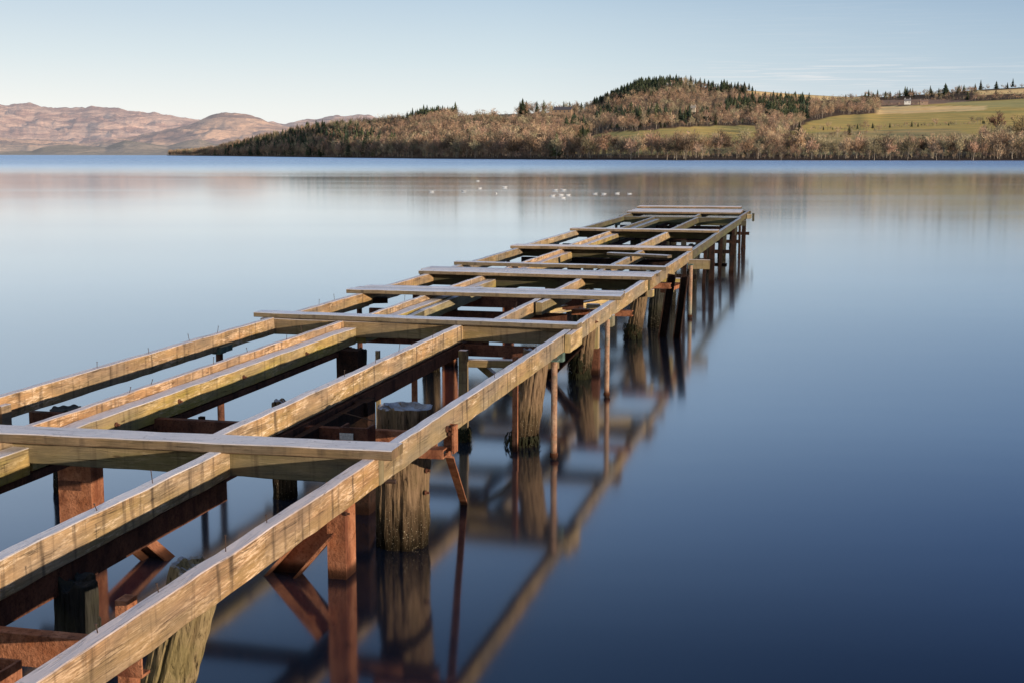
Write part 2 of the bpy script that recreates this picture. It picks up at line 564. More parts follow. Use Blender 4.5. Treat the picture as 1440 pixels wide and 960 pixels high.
# first bent in full view (u about 7.2)
gpost(-0.555, 7.14, 0.115, 0.17, 0.80, 'rust')
b1 = steel('brace', channel(0.11, 0.15, 0.012), (-1.02, 7.06, -0.14), (-0.615, 7.06, 0.32), 'rust', up=(0, -1, 0), roll=R(90))
gpost(-2.155, 6.96, 0.22, 0.14, 0.80, 'rust')
pl = steel('bracket', boxp(0.012, 0.055), (-2.25, 6.873, 0.51), (-2.10, 6.873, 0.51), 'rust_dark')
bolt2 = None
steel('brace', channel(0.10, 0.12, 0.012), (-1.70, 7.2, -0.08), (-2.06, 7.05, 0.30), 'rust', up=(0, -1, 0), roll=R(90))
cross(7.60, -2.9, -0.40, 0.79, 0.10, m='rust_dark')
cross(7.56, -0.66, -0.08, 0.80, 0.11, 0.05, 'rust')
cross(7.34, -0.42, 0.03, 0.755, 0.055, 0.10, 'rust')
steel('steel_stub', anglep(0.085, 0.085, 0.012), (0.035, 7.40, 0.72), (0.035, 7.40, 0.885), 'rust', up=(1, 0, 0), roll=R(180))
steel('brace', anglep(0.08, 0.05, 0.012), (-0.33, 9.1, -0.08), (0.035, 7.42, 0.72), 'rust', up=(1, 0, 0))
steel('steel_beam', channel(0.05, 0.10, 0.01), (-0.90, 8.66, 0.74), (-0.88, 7.26, 0.74), 'rust_black')
bm = bmesh.new()
extrude(bm, [(-.09, -.07), (.09, -.07), (.09, .07), (.075, .07), (.075, -.055), (-.075, -.055), (-.075, .07), (-.09, .07)], (-0.52, 7.34, 0.76), (-0.52, 7.34, 0.865), seg=1, up=(0, 1, 0))
bx = finish('steel_box', bm, M['rust_dark'], pier)
steel('paint_mark', boxp(0.085, 0.042), (-0.56, 7.262, 0.812), (-0.56, 7.2585, 0.812), 'white_paint', up=(0, 0, 1), jit=0)
gpost(-0.975, 8.5, 0.26, 0.16, 0.79, 'rust_black')
steel('support_rod', circ(0.014, 8), (-0.60, 7.25, 0.55), (-0.25, 7.25, 0.56), 'iron')
# second bent (u about 10.9)
gpost(-0.86, 10.9, 0.07, 0.075, 0.80, 'header', name='timber_post')
gpost(-0.33, 10.62, 0.035, 0.07, 0.80, 'rust')
cross(11.24, -0.94, -0.10, 0.80, 0.10, 0.05, 'rust_dark')
bm = bmesh.new(); extrude(bm, rect(0.06, 0.07), (-0.92, 11.05, 0.70), (-0.05, 11.05, 0.72), jit=0.004); finish('cross_beam', bm, M['header'], pier)
steel('brace', boxp(0.05, 0.06), (-0.45, 11.1, 0.40), (-0.78, 11.1, 0.66), 'header', roll=0.2)
cross(11.95, -2.8, -0.9, 0.80, 0.12, 0.05, 'rust_dark')
gpost(-1.92, 10.95, 0.20, 0.16, 0.76, 'rust_black')
gpost(-1.66, 10.95, 0.035, 0.035, 0.76, 'header', name='timber_post')
gpost(-1.50, 11.5, 0.05, 0.05, 0.76, 'rust', prof=circ(0.028, 10), name='support_pipe')
# third bent (u about 14.3)
cross(14.25, -0.55, 0.12, 0.79, 0.06, 0.10, 'rust')
gpost(-0.40, 14.7, 0.14, 0.10, 0.80, 'block', name='timber_post', z0=0.30)
gpost(-0.40, 14.7, 0.16, 0.12, 0.30, 'rust_dark')
gpost(-2.14, 14.85, 0.16, 0.14, 0.80, 'rust', prof=hbeam(0.14, 0.16))
steel('brace', channel(0.08, 0.1), (-0.85, 14.2, 0.0), (-0.45, 14.2, 0.42), 'rust_black', up=(0, -1, 0), roll=R(90))
cross(15.2, -2.7, -0.6, 0.80, 0.13, 0.05, 'rust_dark')
cross(14.2, -2.9, -0.6, 0.74, 0.09, 0.05, 'rust_dark')
steel('brace', channel(0.06, 0.08), (-1.0, 15.0, 0.66), (-0.12, 15.9, 0.78), 'block')
# fourth bent (u about 17.9)
cross(17.6, -0.5, 0.14, 0.78, 0.07, 0.10, 'rust')
cross(17.9, -2.8, -0.4, 0.79, 0.12, 0.06, 'rust_dark')
joist(-0.12, 17.45, -0.12, 17.6, 'block', h=0.10, w=0.07, z0=0.70, z1=0.70, name='timber_block')
gpost(-0.04, 18.0, 0.11, 0.09, 0.86, 'rust_black', prof=channel_open(0.09, 0.11), dv=0.14)
gpost(-2.2, 18.0, 0.14, 0.12, 0.82, 'rust_dark', prof=hbeam(0.12, 0.14))
steel('timber_plate', boxp(0.16, 0.05), (-0.12, 18.5, 0.74), (0.22, 18.6, 0.73), 'joist_green')
steel('timber_plate', boxp(0.10, 0.05), (-0.02, 18.1, 0.62), (0.16, 18.9, 0.66), 'rust')
joist(-0.06, 19.3, -0.06, 19.42, 'block', h=0.34, w=0.07, z0=0.82, z1=0.82, name='timber_block')
# far bents
for u in (21.6, 25.1, 28.7, 32.2, 35.7):
    m = 'rust_black'
    cross(u, -2.85, -0.15, 0.78, 0.13, 0.07, m)
    cross(u + 0.3, -2.6, 0.05, 0.44 if u > 28 else 0.52, 0.08, 0.06, m)
    gpost(-2.35, u + 0.1, 0.18, 0.14, 0.80, 'pile_black', dv=-0.03, name='timber_post')
    gpost(-1.3, u + 0.1, 0.12, 0.10, 0.80, 'pile_black', name='timber_post')
    gpost(-0.10, u - 0.35, 0.06, 0.07, 0.80, m, dv=0.03)
    steel('brace', channel(0.06, 0.08), (-2.3, u + 0.15, 0.15), (-1.3, u + 0.15, 0.7), m)
steel('steel_beam', channel(0.05, 0.07), (-0.28, 28.4, 0.16), (0.05, 28.4, 0.16), 'rust_black')
for (v, u, z1, dv) in ((-0.05, 25.9, 0.78, 0.0),):
    gpost(v, u, 0.10, 0.10, z1, 'rust_black', dv=dv)


def pipe(v, u, z1=0.86, r=0.024, m='pipe', dv=0.0, collar=True):
    o = gpost(v, u, 0, 0, z1, m, prof=circ(r, 12), name='support_pipe', dv=dv, z0=-1.0)
    c = Vector((v, u, 0.0))
    if collar:
        bm = bmesh.new()
        extrude(bm, circ(r * 1.3, 12), (0, 0, 0.015), (0, 0, 0.05), seg=1)
        me = bpy.data.meshes.new('collar'); bmesh.ops.recalc_face_normals(bm, faces=bm.faces); bm.to_mesh(me); bm.free()
        k = link('collar', me, M['rust'], o)
        k.location = c - o.location
    bm = bmesh.new()
    extrude(bm, boxp(0.07, 0.012), (0, -0.06, z1), (0, 0.06, z1), seg=1)
    me = bpy.data.meshes.new('bracket'); bmesh.ops.recalc_face_normals(bm, faces=bm.faces); bm.to_mesh(me); bm.free()
    k = link('bracket', me, M['green_paint'], o)
    k.location = Vector((v + dv, u, 0.0)) - o.location
    return o


pipe(0.045, 10.42, 0.82, 0.026)
pipe(0.0, 13.30, 0.82, 0.026)
pipe(0.13, 20.2, 0.82, 0.03)
pipe(-0.02, 33.2, 0.8, 0.03, 'rust_black')
pipe(-0.10, 36.4, 0.8, 0.03, 'rust_black')
for u in (10.25, 13.7, 17.4, 20.6, 24.2, 27.8, 31.5):
    pipe(-2.84, u, 0.80, 0.03, 'rust_dark', collar=False)
    steel('bracket', boxp(0.09, 0.05), (-2.80, u + 0.08, 0.84), (-2.80, u - 0.14, 0.84), 'green_paint')
steel('bracket', boxp(0.16, 0.06), (-2.62, 14.0, 0.86), (-2.84, 13.9, 0.86), 'rust_black')


# ---- timber piles ---------------------------------------------------
def pile(name, base, top, r0, r1, mat, parent=None, notches=(), rag=0.04, rim=0.0, seed=0, label=None, group=None):
    base, top = Vector(base), Vector(top)
    t, s, u = frame(base, top, (0, 1, 0))
    n, L = 56, (top - base).length
    rngs = max(10, int(L / 0.022))
    bm = bmesh.new()
    rings = []
    o = Vector((seed * 3.7, seed * 1.3, 0))
    ztop = L
    for i in range(rngs + 1):
        f = i / rngs
        ring = []
        for j in range(n):
            a = 2 * math.pi * j / n
            d = Vector((math.cos(a), math.sin(a), 0))
            r = r0 + (r1 - r0) * f
            r *= 1 + 0.07 * noise.noise(d * 1.3 + o + Vector((0, 0, f * 2))) + 0.06 * noise.noise(d * 5 + o + Vector((0, 0, f * 1.2)))
            fis = noise.noise(d * 9 + o + Vector((0, 0, f * 1.5)))
            r *= 1 - 0.09 * max(0, fis - 0.1) / 0.5 + 0.06 * noise.noise(d * 7 + o + Vector((0, 0, f * 22))) + 0.07 * noise.noise(d * 2.5 + o + Vector((0, 0, f * 7)))
            for (a0, wd, f0, f1, dep) in notches:
                da = abs((a - a0 + math.pi) % (2 * math.pi) - math.pi)
                if da < wd and f0 <= f <= f1:
                    k = 1.0 if da < wd * 0.7 else (wd - da) / (wd * 0.3)
                    r *= 1 - dep * k * (0.8 + 0.3 * noise.noise(d * 6 + Vector((0, 0, f * 9))))
            ff = f + max(0.0, (f - 0.7) / 0.3) ** 1.5 * rag / L * noise.noise(d * 2.2 + o)
            co = base + t * (ff * L) + (s * d.x + u * d.y) * r
            ring.append(bm.verts.new(co))
        rings.append(ring)
    for i in range(rngs):
        for j in range(n):
            k = (j + 1) % n
            bm.faces.new((rings[i][j], rings[i][k], rings[i + 1][k], rings[i + 1][j]))
    # hollowed, cracked top
    last = rings[-1]
    cen = sum((v.co for v in last), Vector()) / n
    for q, (sc, dz) in enumerate(((0.93, 0.006), (0.8, 0.002), (0.62, -rim * 0.6), (0.4, -rim), (0.2, -rim * 0.8))):
        nr = []
        for j, v in enumerate(rings[-1]):
            co = cen + (v.co - cen) * sc
            co += t * (dz + 0.009 * noise.noise(co * 22 + o))
            nr.append(bm.verts.new(co))
        for j in range(n):
            k = (j + 1) % n
            bm.faces.new((last[j], last[k], nr[k], nr[j]))
        last = nr
    bm.faces.new(last)
    if parent is None:
        ob = finish(name, bm, M[mat], None, centre=(base.x, base.y, 0))
        tag(ob, label, 'pile', group)
    else:
        ob = finish(name, bm, M[mat], parent)
    return ob


def loc_from(px, py, z):  # ground plan reading of the survey, pier frame
    r = ray(px, py)
    t = (z - CAM_H) / r[2]
    x, y = r[0] * t, r[1] * t
    return (x * math.cos(A) - y * math.sin(A) + 2.21, x * math.sin(A) + y * math.cos(A))


G = 'old timber piles standing in the water'
pile('timber_pile', (-0.42, 7.80, -1.0), (-0.40, 7.86, 0.89), 0.160, 0.178, 'pile', notches=((-0.35, 0.35, 0.82, 0.90, 0.45), (-0.1, 0.55, 0.885, 1.0, 0.16)), rim=0.035, rag=0.012, seed=1,
     label='thick brown pile with a frosted hollow top beside the first steel post', group=G)
pile('timber_pile', (-0.80, 4.76, -1.0), (-0.26, 4.76, 0.80), 0.115, 0.105, 'pile_yellow', rim=0.02, seed=2,
     label='leaning yellowish round pile under the nearest right joist', group=G)
pile('timber_pile', (-0.79, 4.66, -1.0), (-0.75, 4.66, 0.74), 0.092, 0.088, 'pile_black', rim=0.01, rag=0.05, seed=3,  # the stub's shadow is put into its black wood colour
     notches=((2.5, 0.5, 0.90, 1.0, 0.4),), label='black splintered pile stub at the lower left', group=G)
pile('timber_pile', (-3.24, 8.55, -1.0), (-3.22, 8.5, 0.62), 0.11, 0.115, 'pile_black', rim=0.0, rag=0.02, seed=4,
     label='dark flat topped pile rising outside the left edge of the pier', group=G)
pile('timber_pile', (-2.28, 14.5, -1.0), (-2.22, 14.4, 0.70), 0.105, 0.10, 'pile', rim=0.01, seed=5,
     label='brown pile seen between the middle joists past the second cross plank', group=G)
pile('timber_pile', (-1.62, 8.75, -1.0), (-1.6, 8.75, 0.70), 0.09, 0.09, 'pile', rim=0.0, seed=15,
     label='short pile with pale frosted top behind the middle joist', group=G)
pile('pile', (-0.44, 10.85, -1.0), (-0.22, 10.95, 0.80), 0.135, 0.12, 'pile', pier, notches=((3.3, 0.7, 0.55, 1.0, 0.35), (0.2, 0.5, 0.62, 0.70, 0.30), (1.4, 0.4, 0.66, 1.0, 0.3), (-0.5, 0.6, 0.80, 0.95, 0.2)), seed=6)
pile('pile', (-0.62, 14.40, -1.0), (-0.40, 14.4, 0.76), 0.13, 0.11, 'pile', pier, notches=((-0.3, 0.5, 0.6, 0.7, 0.3),), seed=7)
pile('pile', (-0.55, 17.80, -1.0), (-0.27, 17.7, 0.74), 0.14, 0.10, 'pile', pier, notches=((0, 0.5, 0.66, 0.8, 0.3),), seed=8)
pile('pile', (-0.32, 19.0, -1.0), (-0.20, 19.0, 0.80), 0.12, 0.10, 'pile_black', pier, seed=9)
pile('pile', (-2.0, 11.3, -1.0), (-2.0, 11.3, 0.7), 0.12, 0.10, 'pile_black', pier, seed=10)
pile('pile', (-1.1, 17.8, -1.0), (-1.1, 17.8, 0.78), 0.12, 0.12, 'pile_black', pier, seed=12)
for u in (21.9, 25.4, 29.0, 32.4, 36.0):
    pile('pile', (-0.42, u, -1.0), (-0.36, u, 0.78), 0.11, 0.09, 'pile_black', pier, seed=u)
    pile('pile', (-2.05, u, -1.0), (-2.0, u, 0.78), 0.13, 0.11, 'pile_black', pier, seed=u + 1)

# free rusty posts beside the pier
def free_post(v0, v1, u, z1, wv, wu, m, prof, label):
    bm = bmesh.new()
    extrude(bm, prof, (v0, u, -1.0), (v1, u, z1), up=(1, 0, 0), seg=0.2, jit=0.003)
    o = finish('steel_post', bm, M[m], None, centre=(v0, u, 0))
    tag(o, label, 'post', None)
    return o


free_post(0.08, 0.28, 17.95, 0.84, 0, 0, 'rust_black', channel_open(0.10, 0.10, 0.010), 'tall black steel channel post with orange edges leaning beside the pier')
free_post(0.10, 0.19, 28.3, 0.80, 0, 0, 'rust_black', boxp(0.07, 0.10), 'dark square post standing free near the far end of the pier')
bm = bmesh.new()
extrude(bm, boxp(0.04, 0.04), (-2.36, 8.95, -1), (-2.36, 8.95, 0.52), seg=0.2)
tag(finish('steel_stub', bm, M['rust_black'], None, centre=(-2.36, 8.95, 0)), 'small black square stub behind the mossy joist', 'stub')

# weed hanging at the feet of posts
def weed(v, u, r, h, n, seed):
    rr = random.Random(seed)
    bm = bmesh.new()
    for i in range(n):
        a = rr.uniform(0, 6.28)
        x, y = v + math.cos(a) * r, u + math.sin(a) * r
        z = rr.uniform(0.02, h)
        d = Vector((math.cos(a), math.sin(a), 0))
        w = rr.uniform(0.006, 0.015)
        l = rr.uniform(0.03, 0.09)
        s = Vector((-d.y, d.x, 0)) * w
        p = Vector((x, y, z))
        vs = [bm.verts.new(p - s), bm.verts.new(p + s), bm.verts.new(p + d * rr.uniform(0.005, 0.03) + Vector((0, 0, -l)))]
        bm.faces.new(vs)
    return finish('weed', bm, M['weed'], pier)


weed(-0.86, 10.9, 0.055, 0.13, 160, 1)
weed(-0.495, 14.40, 0.125, 0.30, 350, 2)
weed(-0.335, 10.89, 0.145, 0.10, 150, 3)
weed(-0.39, 17.74, 0.125, 0.22, 260, 4)

# bits of wire and hanging bolts
def wire(pts, r, parent, name='wire'):
    bm = bmesh.new()
    for a, b in zip(pts, pts[1:]):
        extrude(bm, circ(r, 5), a, b, seg=9)
    return finish(name, bm, M['iron'], parent)


wire([Vector((-0.93 + 0.07 * math.cos(t), 4.75, 0.36 + 0.09 * math.sin(t))) for t in np.linspace(1.5, 5, 14)], 0.0035, pier)
wire([Vector((-0.93 + 0.04 * math.cos(t), 4.76, 0.31 + 0.06 * math.sin(t))) for t in np.linspace(1.5, 5, 12)], 0.0035, pier)
wire([Vector((-1.1, 8.3, 0.72)), Vector((-0.85, 8.0, 0.80)), Vector((-0.62, 7.9, 0.78))], 0.004, pier)
bolt(pier, -0.235, 7.80, 0.50, 0.02)
bolt(pier, -0.235, 7.78, 0.36, 0.016)
for (v, u, z) in ((-0.495, 7.055, 0.60), (-0.495, 7.055, 0.40), (-0.495, 7.2, 0.60), (-2.04, 6.9, 0.66), (-2.04, 6.9, 0.72), (-0.352, 4.42, 0.66), (0.045, 7.36, 0.84)):
    bolt(pier, v, u, z, 0.013)

# ------------------------------------------------------------------ water
def water():
    k = NT('lake_water')
    geo = k.n('ShaderNodeNewGeometry')
    pos = geo.outputs['Position']
    sx = k.n('ShaderNodeSeparateXYZ'); k.l(pos, sx.inputs[0])
    # breeze over the far part of the loch: roughness grows past ~170 m
    wob = k.noise(k.mapping(pos, (0.002, 0.012, 0)), 1, 3, 0.5)
    d = k.math('ADD', sx.outputs[1], k.math('MULTIPLY', k.math('SUBTRACT', wob, 0.5), 60))
    dl = k.math('MULTIPLY', d, 1 / 1000.0, True)
    band = k.ramp(dl, [(0.0, 0.0), (0.15, 0.0), (0.27, 0.45), (0.40, 1.6), (1.0, 2.2)])
    calm = k.noise(k.mapping(pos, (0.02, 0.10, 0)), 1, 3, 0.5)
    r = k.math('ADD', k.ramp(dl, [(0.0, 0.085), (0.02, 0.11), (0.06, 0.08), (0.15, 0.06), (0.24, 0.14), (0.36, 0.24), (1.0, 0.30)]),
               k.math('MULTIPLY', k.ramp(calm, [(0.4, 0), (0.65, 1)]), 0.02))
    k.b.inputs['Base Color'].default_value = (0.006, 0.011, 0.024, 1)
    k.b.inputs['Specular IOR Level'].default_value = 0.0
    k.b.inputs['Roughness'].default_value = 0.9
    gl = k.n('ShaderNodeBsdfGlossy')
    gl.inputs['Color'].default_value = (0.97, 0.98, 1.0, 1)
    k.l(k.mix(k.ramp(dl, [(0.17, 0.0), (0.26, 0.5), (0.7, 1.0)]), (0.97, 0.98, 1.0), (0.74, 0.84, 0.96)), gl.inputs['Color'])  # far band's bluer sky reflection is put into the gloss colour
    k.l(r, gl.inputs['Roughness'])
    fr = k.n('ShaderNodeFresnel')
    fr.inputs['IOR'].default_value = 1.50
    ff = k.ramp(fr.outputs[0], [(0.0, 0.0), (0.10, 0.12), (0.18, 0.30), (0.35, 0.60), (0.6, 0.87), (0.8, 0.96), (1.0, 1.0)])
    mx = k.n('ShaderNodeMixShader')
    k.l(ff, mx.inputs[0]); k.l(k.b.outputs[0], mx.inputs[1]); k.l(gl.outputs[0], mx.inputs[2])
    k.l(mx.outputs[0], k.t.nodes['Material Output'].inputs['Surface'])
    w1 = k.noise(k.mapping(pos, (0.35, 0.8, 1)), 1, 2, 0.5)
    w2 = k.noise(k.mapping(pos, (0.5, 1.4, 1)), 1, 5, 0.6)
    h = k.math('ADD', k.math('MULTIPLY', w1, 0.0015), k.math('MULTIPLY', k.math('MULTIPLY', w2, band), 0.16))
    b = k.n('ShaderNodeBump')
    b.inputs['Strength'].default_value = 1.0
    b.inputs['Distance'].default_value = 1.0
    k.l(h, b.inputs['Height'])
    k.l(b.outputs[0], gl.inputs['Normal'])
    return k.m


bm = bmesh.new()
S = 40000
for x, y in ((-S, -300), (S, -300), (S, S), (-S, S)):
    bm.verts.new((x, y, 0))
bm.faces.new(bm.verts)
me = bpy.data.meshes.new('lake_water'); bm.to_mesh(me); bm.free()
tag(link('lake_water', me, water()), kind='structure')

# ------------------------------------------------------------------ landscape
SHORE = [(235, 3100), (300, 2300), (390, 1550), (480, 1150), (600, 900), (700, 800), (820, 730), (960, 690), (1440, 725), (1900, 760), (2300, 800)]
SKYD = [(235, 3400), (300, 2700), (390, 2000), (480, 1550), (600, 1500), (750, 1500), (900, 1900), (1100, 2000), (1440, 2200), (2300, 2400)]
SKYY = [(235, 219.5), (300, 214), (345, 203), (400, 193), (435, 185), (460, 183), (480, 183), (570, 175), (600, 167), (650, 163), (740, 160), (830, 157), (850, 147), (875, 134), (900, 123), (950, 119),
        (1000, 124), (1060, 128), (1110, 132), (1160, 135), (1200, 137), (1215, 134.5), (1240, 137), (1330, 131), (1370, 127), (1440, 123), (1700, 116), (2300, 130)]


def land(px, s):
    Ds, Dk = interp(px, SHORE), interp(px, SKYD)
    ysh = None
    D = Ds + (Dk - Ds) * s
    zk = survey(px, interp(px, SKYY), Dk).z
    # image-row profile: rises monotonically from shore to skyline
    r = ray(px, 0)
    hy = 218.5 + (px - 720) * math.tan(ROLL)
    ys = hy + CAM_H * FPX / Ds
    yk = interp(px, SKYY)
    f = min(s, 1.0) ** 0.85
    y = ys + (yk - ys) * f
    p = survey(px, y, D)
    if s > 1:
        p = survey(px, yk, D)
        p.z = zk - (s - 1) * (Dk - Ds) * 0.25
    if 0.02 < s < 0.98:
        p.z += 2.0 * noise.noise(Vector((p.x * 0.006, p.y * 0.006, 0))) * min(1, s * 8) * min(1, (1 - s) * 8)
    return p, y


def inside(x, y, poly):
    c = False
    n = len(poly)
    for i in range(n):
        (x1, y1), (x2, y2) = poly[i], poly[(i + 1) % n]
        if (y1 > y) != (y2 > y) and x < (x2 - x1) * (y - y1) / (y2 - y1) + x1:
            c = not c
    return c


GREEN, STRAW, BROWN = (0.62, 0.47, 0.16), (1.0, 0.72, 0.34), (0.36, 0.24, 0.17)
FIELDS = [
    ([(1236, 150), (1385, 150.5), (1388, 155.5), (1236, 161)], STRAW),
    ([(1235, 142), (1300, 140), (1372, 141), (1310, 148.5), (1235, 149)], BROWN),
    ([(1372, 128), (1440, 125), (2300, 118), (2300, 131), (1440, 132), (1376, 134)], STRAW),
    ([(1050, 127), (1150, 133), (1215, 136), (1215, 141), (1150, 142), (1105, 139), (1055, 133)], STRAW),
    ([(1108, 216), (1114, 190), (1200, 184), (1330, 181), (1370, 190), (1370, 216)], (0.52, 0.40, 0.18)),
    ([(1300, 146), (1440, 140), (2300, 136), (2300, 152), (1440, 152), (1390, 152), (1385, 150.5)], (0.56, 0.48, 0.20)),
    ([(1100, 206), (1112, 188), (1135, 173), (1172, 164), (1230, 160), (1300, 145), (1440, 139), (2300, 135), (2300, 190), (1385, 190), (1370, 216), (1110, 218)], GREEN),
    ([(800, 198), (860, 186), (960, 179), (1068, 178), (1068, 216), (1000, 218), (800, 217)], (0.62, 0.48, 0.17)),
    ([(693, 174), (720, 166), (800, 158.5), (800, 164), (760, 168), (720, 175)], (0.36, 0.33, 0.13)),
    ([(640, 163), (690, 160), (735, 161), (720, 166), (650, 172)], (0.50, 0.34, 0.2)),
]

pxs = list(np.arange(235, 2305, 7.0))
ss = [0, 0.004] + list(np.linspace(0.02, 1.0, 70)) + [1.1, 1.3, 1.8]
verts, cols = [], []
for px in pxs:
    for s in ss:
        p, y = land(px, s)
        if s == 0:
            p.z = -0.4
        elif s == 0.004:
            p.z = max(p.z, 0.8)
        verts.append(p)
        c = (0.12, 0.085, 0.06)
        if s < 1.05:
            for poly, fc in FIELDS:
                if inside(px, y, poly):
                    c = fc
                    break
        if s == 0.0 or s == 0.004:
            c = (0.05, 0.04, 0.035)
        cols.append(c)
ns = len(ss)
faces = [(i * ns + j, (i + 1) * ns + j, (i + 1) * ns + j + 1, i * ns + j + 1) for i in range(len(pxs) - 1) for j in range(ns - 1)]
me = bpy.data.meshes.new('hillside')
me.from_pydata(verts, [], faces)
ca = me.color_attributes.new('tint', 'FLOAT_COLOR', 'POINT')
ca.data.foreach_set('color', np.array([(*c, 1) for c in cols], dtype=np.float32).ravel())
for p in me.polygons:
    p.use_smooth = True
k = NT('hillside_ground')
at = k.n('ShaderNodeAttribute', attribute_name='tint')
geo = k.n('ShaderNodeNewGeometry')
n1 = k.noise(k.mapping(geo.outputs['Position'], (0.008, 0.03, 0.03)), 1, 6, 0.6)
n2 = k.noise(geo.outputs['Position'], 0.06, 4, 0.7)
col = k.mix(1.0, at.outputs['Color'], k.ramp(n1, [(0.3, (0.72, 0.80, 0.8)), (0.7, (1.35, 1.12, 0.98))]), 'MULTIPLY')
col = k.mix(1.0, col, k.ramp(n2, [(0.3, 0.8), (0.7, 1.15)]), 'MULTIPLY')
tag(link('hillside', me, k.out(col, 0.95, 0.05)), kind='structure')

# far mountains to the left ---------------------------------------------------
RIDGE = [(-500, 150), (-200, 140), (0, 143), (12, 144.5), (50, 145), (100, 151), (130, 149.5), (180, 154), (215, 159), (285, 169.5), (310, 169), (400, 176), (415, 171), (440, 165), (470, 162), (520, 163), (560, 168), (640, 175),
         (900, 190)]
FRONT = [(-500, 200), (-200, 190), (0, 196), (120, 200), (180, 192), (220, 186), (262, 177), (285, 170), (300, 164), (318, 160.5), (345, 162), (368, 168), (395, 178), (420, 183), (470, 190), (560, 200), (700, 208)]
LOW = [(-500, 212), (0, 213), (45, 212), (60, 207), (95, 204), (150, 207), (175, 198), (200, 200), (235, 206), (262, 199), (280, 196), (300, 203), (350, 205), (420, 208), (700, 212)]


def mountain(name, knots, D0, D1, nx, x0, x1, amp, mat, seed):
    vs = []
    nr = 34
    xs = np.linspace(x0, x1, nx)
    for px in xs:
        yk = interp(px, knots)
        hy = 218.5 + (px - 720) * math.tan(ROLL)
        ys = hy + CAM_H * FPX / D0
        for j in range(nr + 6):
            s = j / nr
            D = D0 + (D1 - D0) * s
            y = ys + (yk - ys) * min(s, 1) ** 0.9
            p = survey(px, y, D)
            if s > 1:
                p = survey(px, yk, D)
                p.z = survey(px, yk, D1).z - (s - 1) * (D1 - D0) * 0.3
            q = Vector((p.x * 0.0028, p.y * 0.0016, seed))
            am = amp * min(1, s * 4) * (1.0 if s < 0.8 else 0.5)
            p.z += am * (noise.fractal(q, 0.75, 2.1, 7) + 0.5 * noise.ridged_multi_fractal(q * 1.3, 0.9, 2.0, 4, 1, 2) - 0.6)
            if j == 0:
                p.z = -2
            vs.append(p)
    n = nr + 6
    fs = [(i * n + j, (i + 1) * n + j, (i + 1) * n + j + 1, i * n + j + 1) for i in range(nx - 1) for j in range(n - 1)]
    me = bpy.data.meshes.new(name)
    me.from_pydata(vs, [], fs)
    for p in me.polygons:
        p.use_smooth = True
    return tag(link(name, me, mat), kind='structure')


def mount_mat(name, a, b, low, h0, h1, haze):
    k = NT(name)
    geo = k.n('ShaderNodeNewGeometry')
    pos = geo.outputs['Position']
    n1 = k.noise(k.mapping(pos, (0.0026, 0.0022, 0.022)), 1, 9, 0.7, 0.4)
    n2 = k.noise(k.mapping(pos, (0.014, 0.006, 0.05)), 1, 6, 0.65)
    col = k.mix(k.ramp(n1, [(0.44, 0), (0.55, 1)]), a, b)
    col = k.mix(k.ramp(n2, [(0.5, 0), (0.7, 0.5)]), col, tuple(x * 0.55 for x in a))
    z = k.n('ShaderNodeSeparateXYZ'); k.l(pos, z.inputs[0])
    zz = k.math('ADD', z.outputs[2], k.math('MULTIPLY', k.math('SUBTRACT', n1, 0.5), (h1 - h0) * 2.0))
    col = k.mix(k.n('ShaderNodeMapRange').outputs[0] if False else k.ramp(k.math('DIVIDE', zz, max(h1, 1.0) * 2.0), [(h0 / h1 / 2, 1), (0.5, 0)]), col, low)
    k.bump(k.math('ADD', n1, k.math('MULTIPLY', n2, 0.5)), 0.8, 60.0)
    k.out(col, 0.95, 0.0)
    # aerial perspective: kilometres of air between, added as faint scattered light
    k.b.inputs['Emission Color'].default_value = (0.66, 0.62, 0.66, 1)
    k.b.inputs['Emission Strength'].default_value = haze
    return k.m


HM = {
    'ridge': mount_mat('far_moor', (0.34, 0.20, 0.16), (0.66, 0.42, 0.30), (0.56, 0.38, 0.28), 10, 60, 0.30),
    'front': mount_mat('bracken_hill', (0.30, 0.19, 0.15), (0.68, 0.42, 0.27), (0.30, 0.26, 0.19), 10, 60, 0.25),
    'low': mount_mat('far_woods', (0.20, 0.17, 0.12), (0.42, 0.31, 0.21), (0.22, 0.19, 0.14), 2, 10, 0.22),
}
mountain('moorland_ridge', RIDGE, 7200, 11000, 520, -500, 900, 60, HM['ridge'], 3.3)
mountain('bracken_hill', FRONT, 5600, 7000, 520, -500, 700, 34, HM['front'], 8.1)
mountain('wooded_foothills', LOW, 4600, 5200, 400, -500, 620, 10, HM['low'], 5.7)

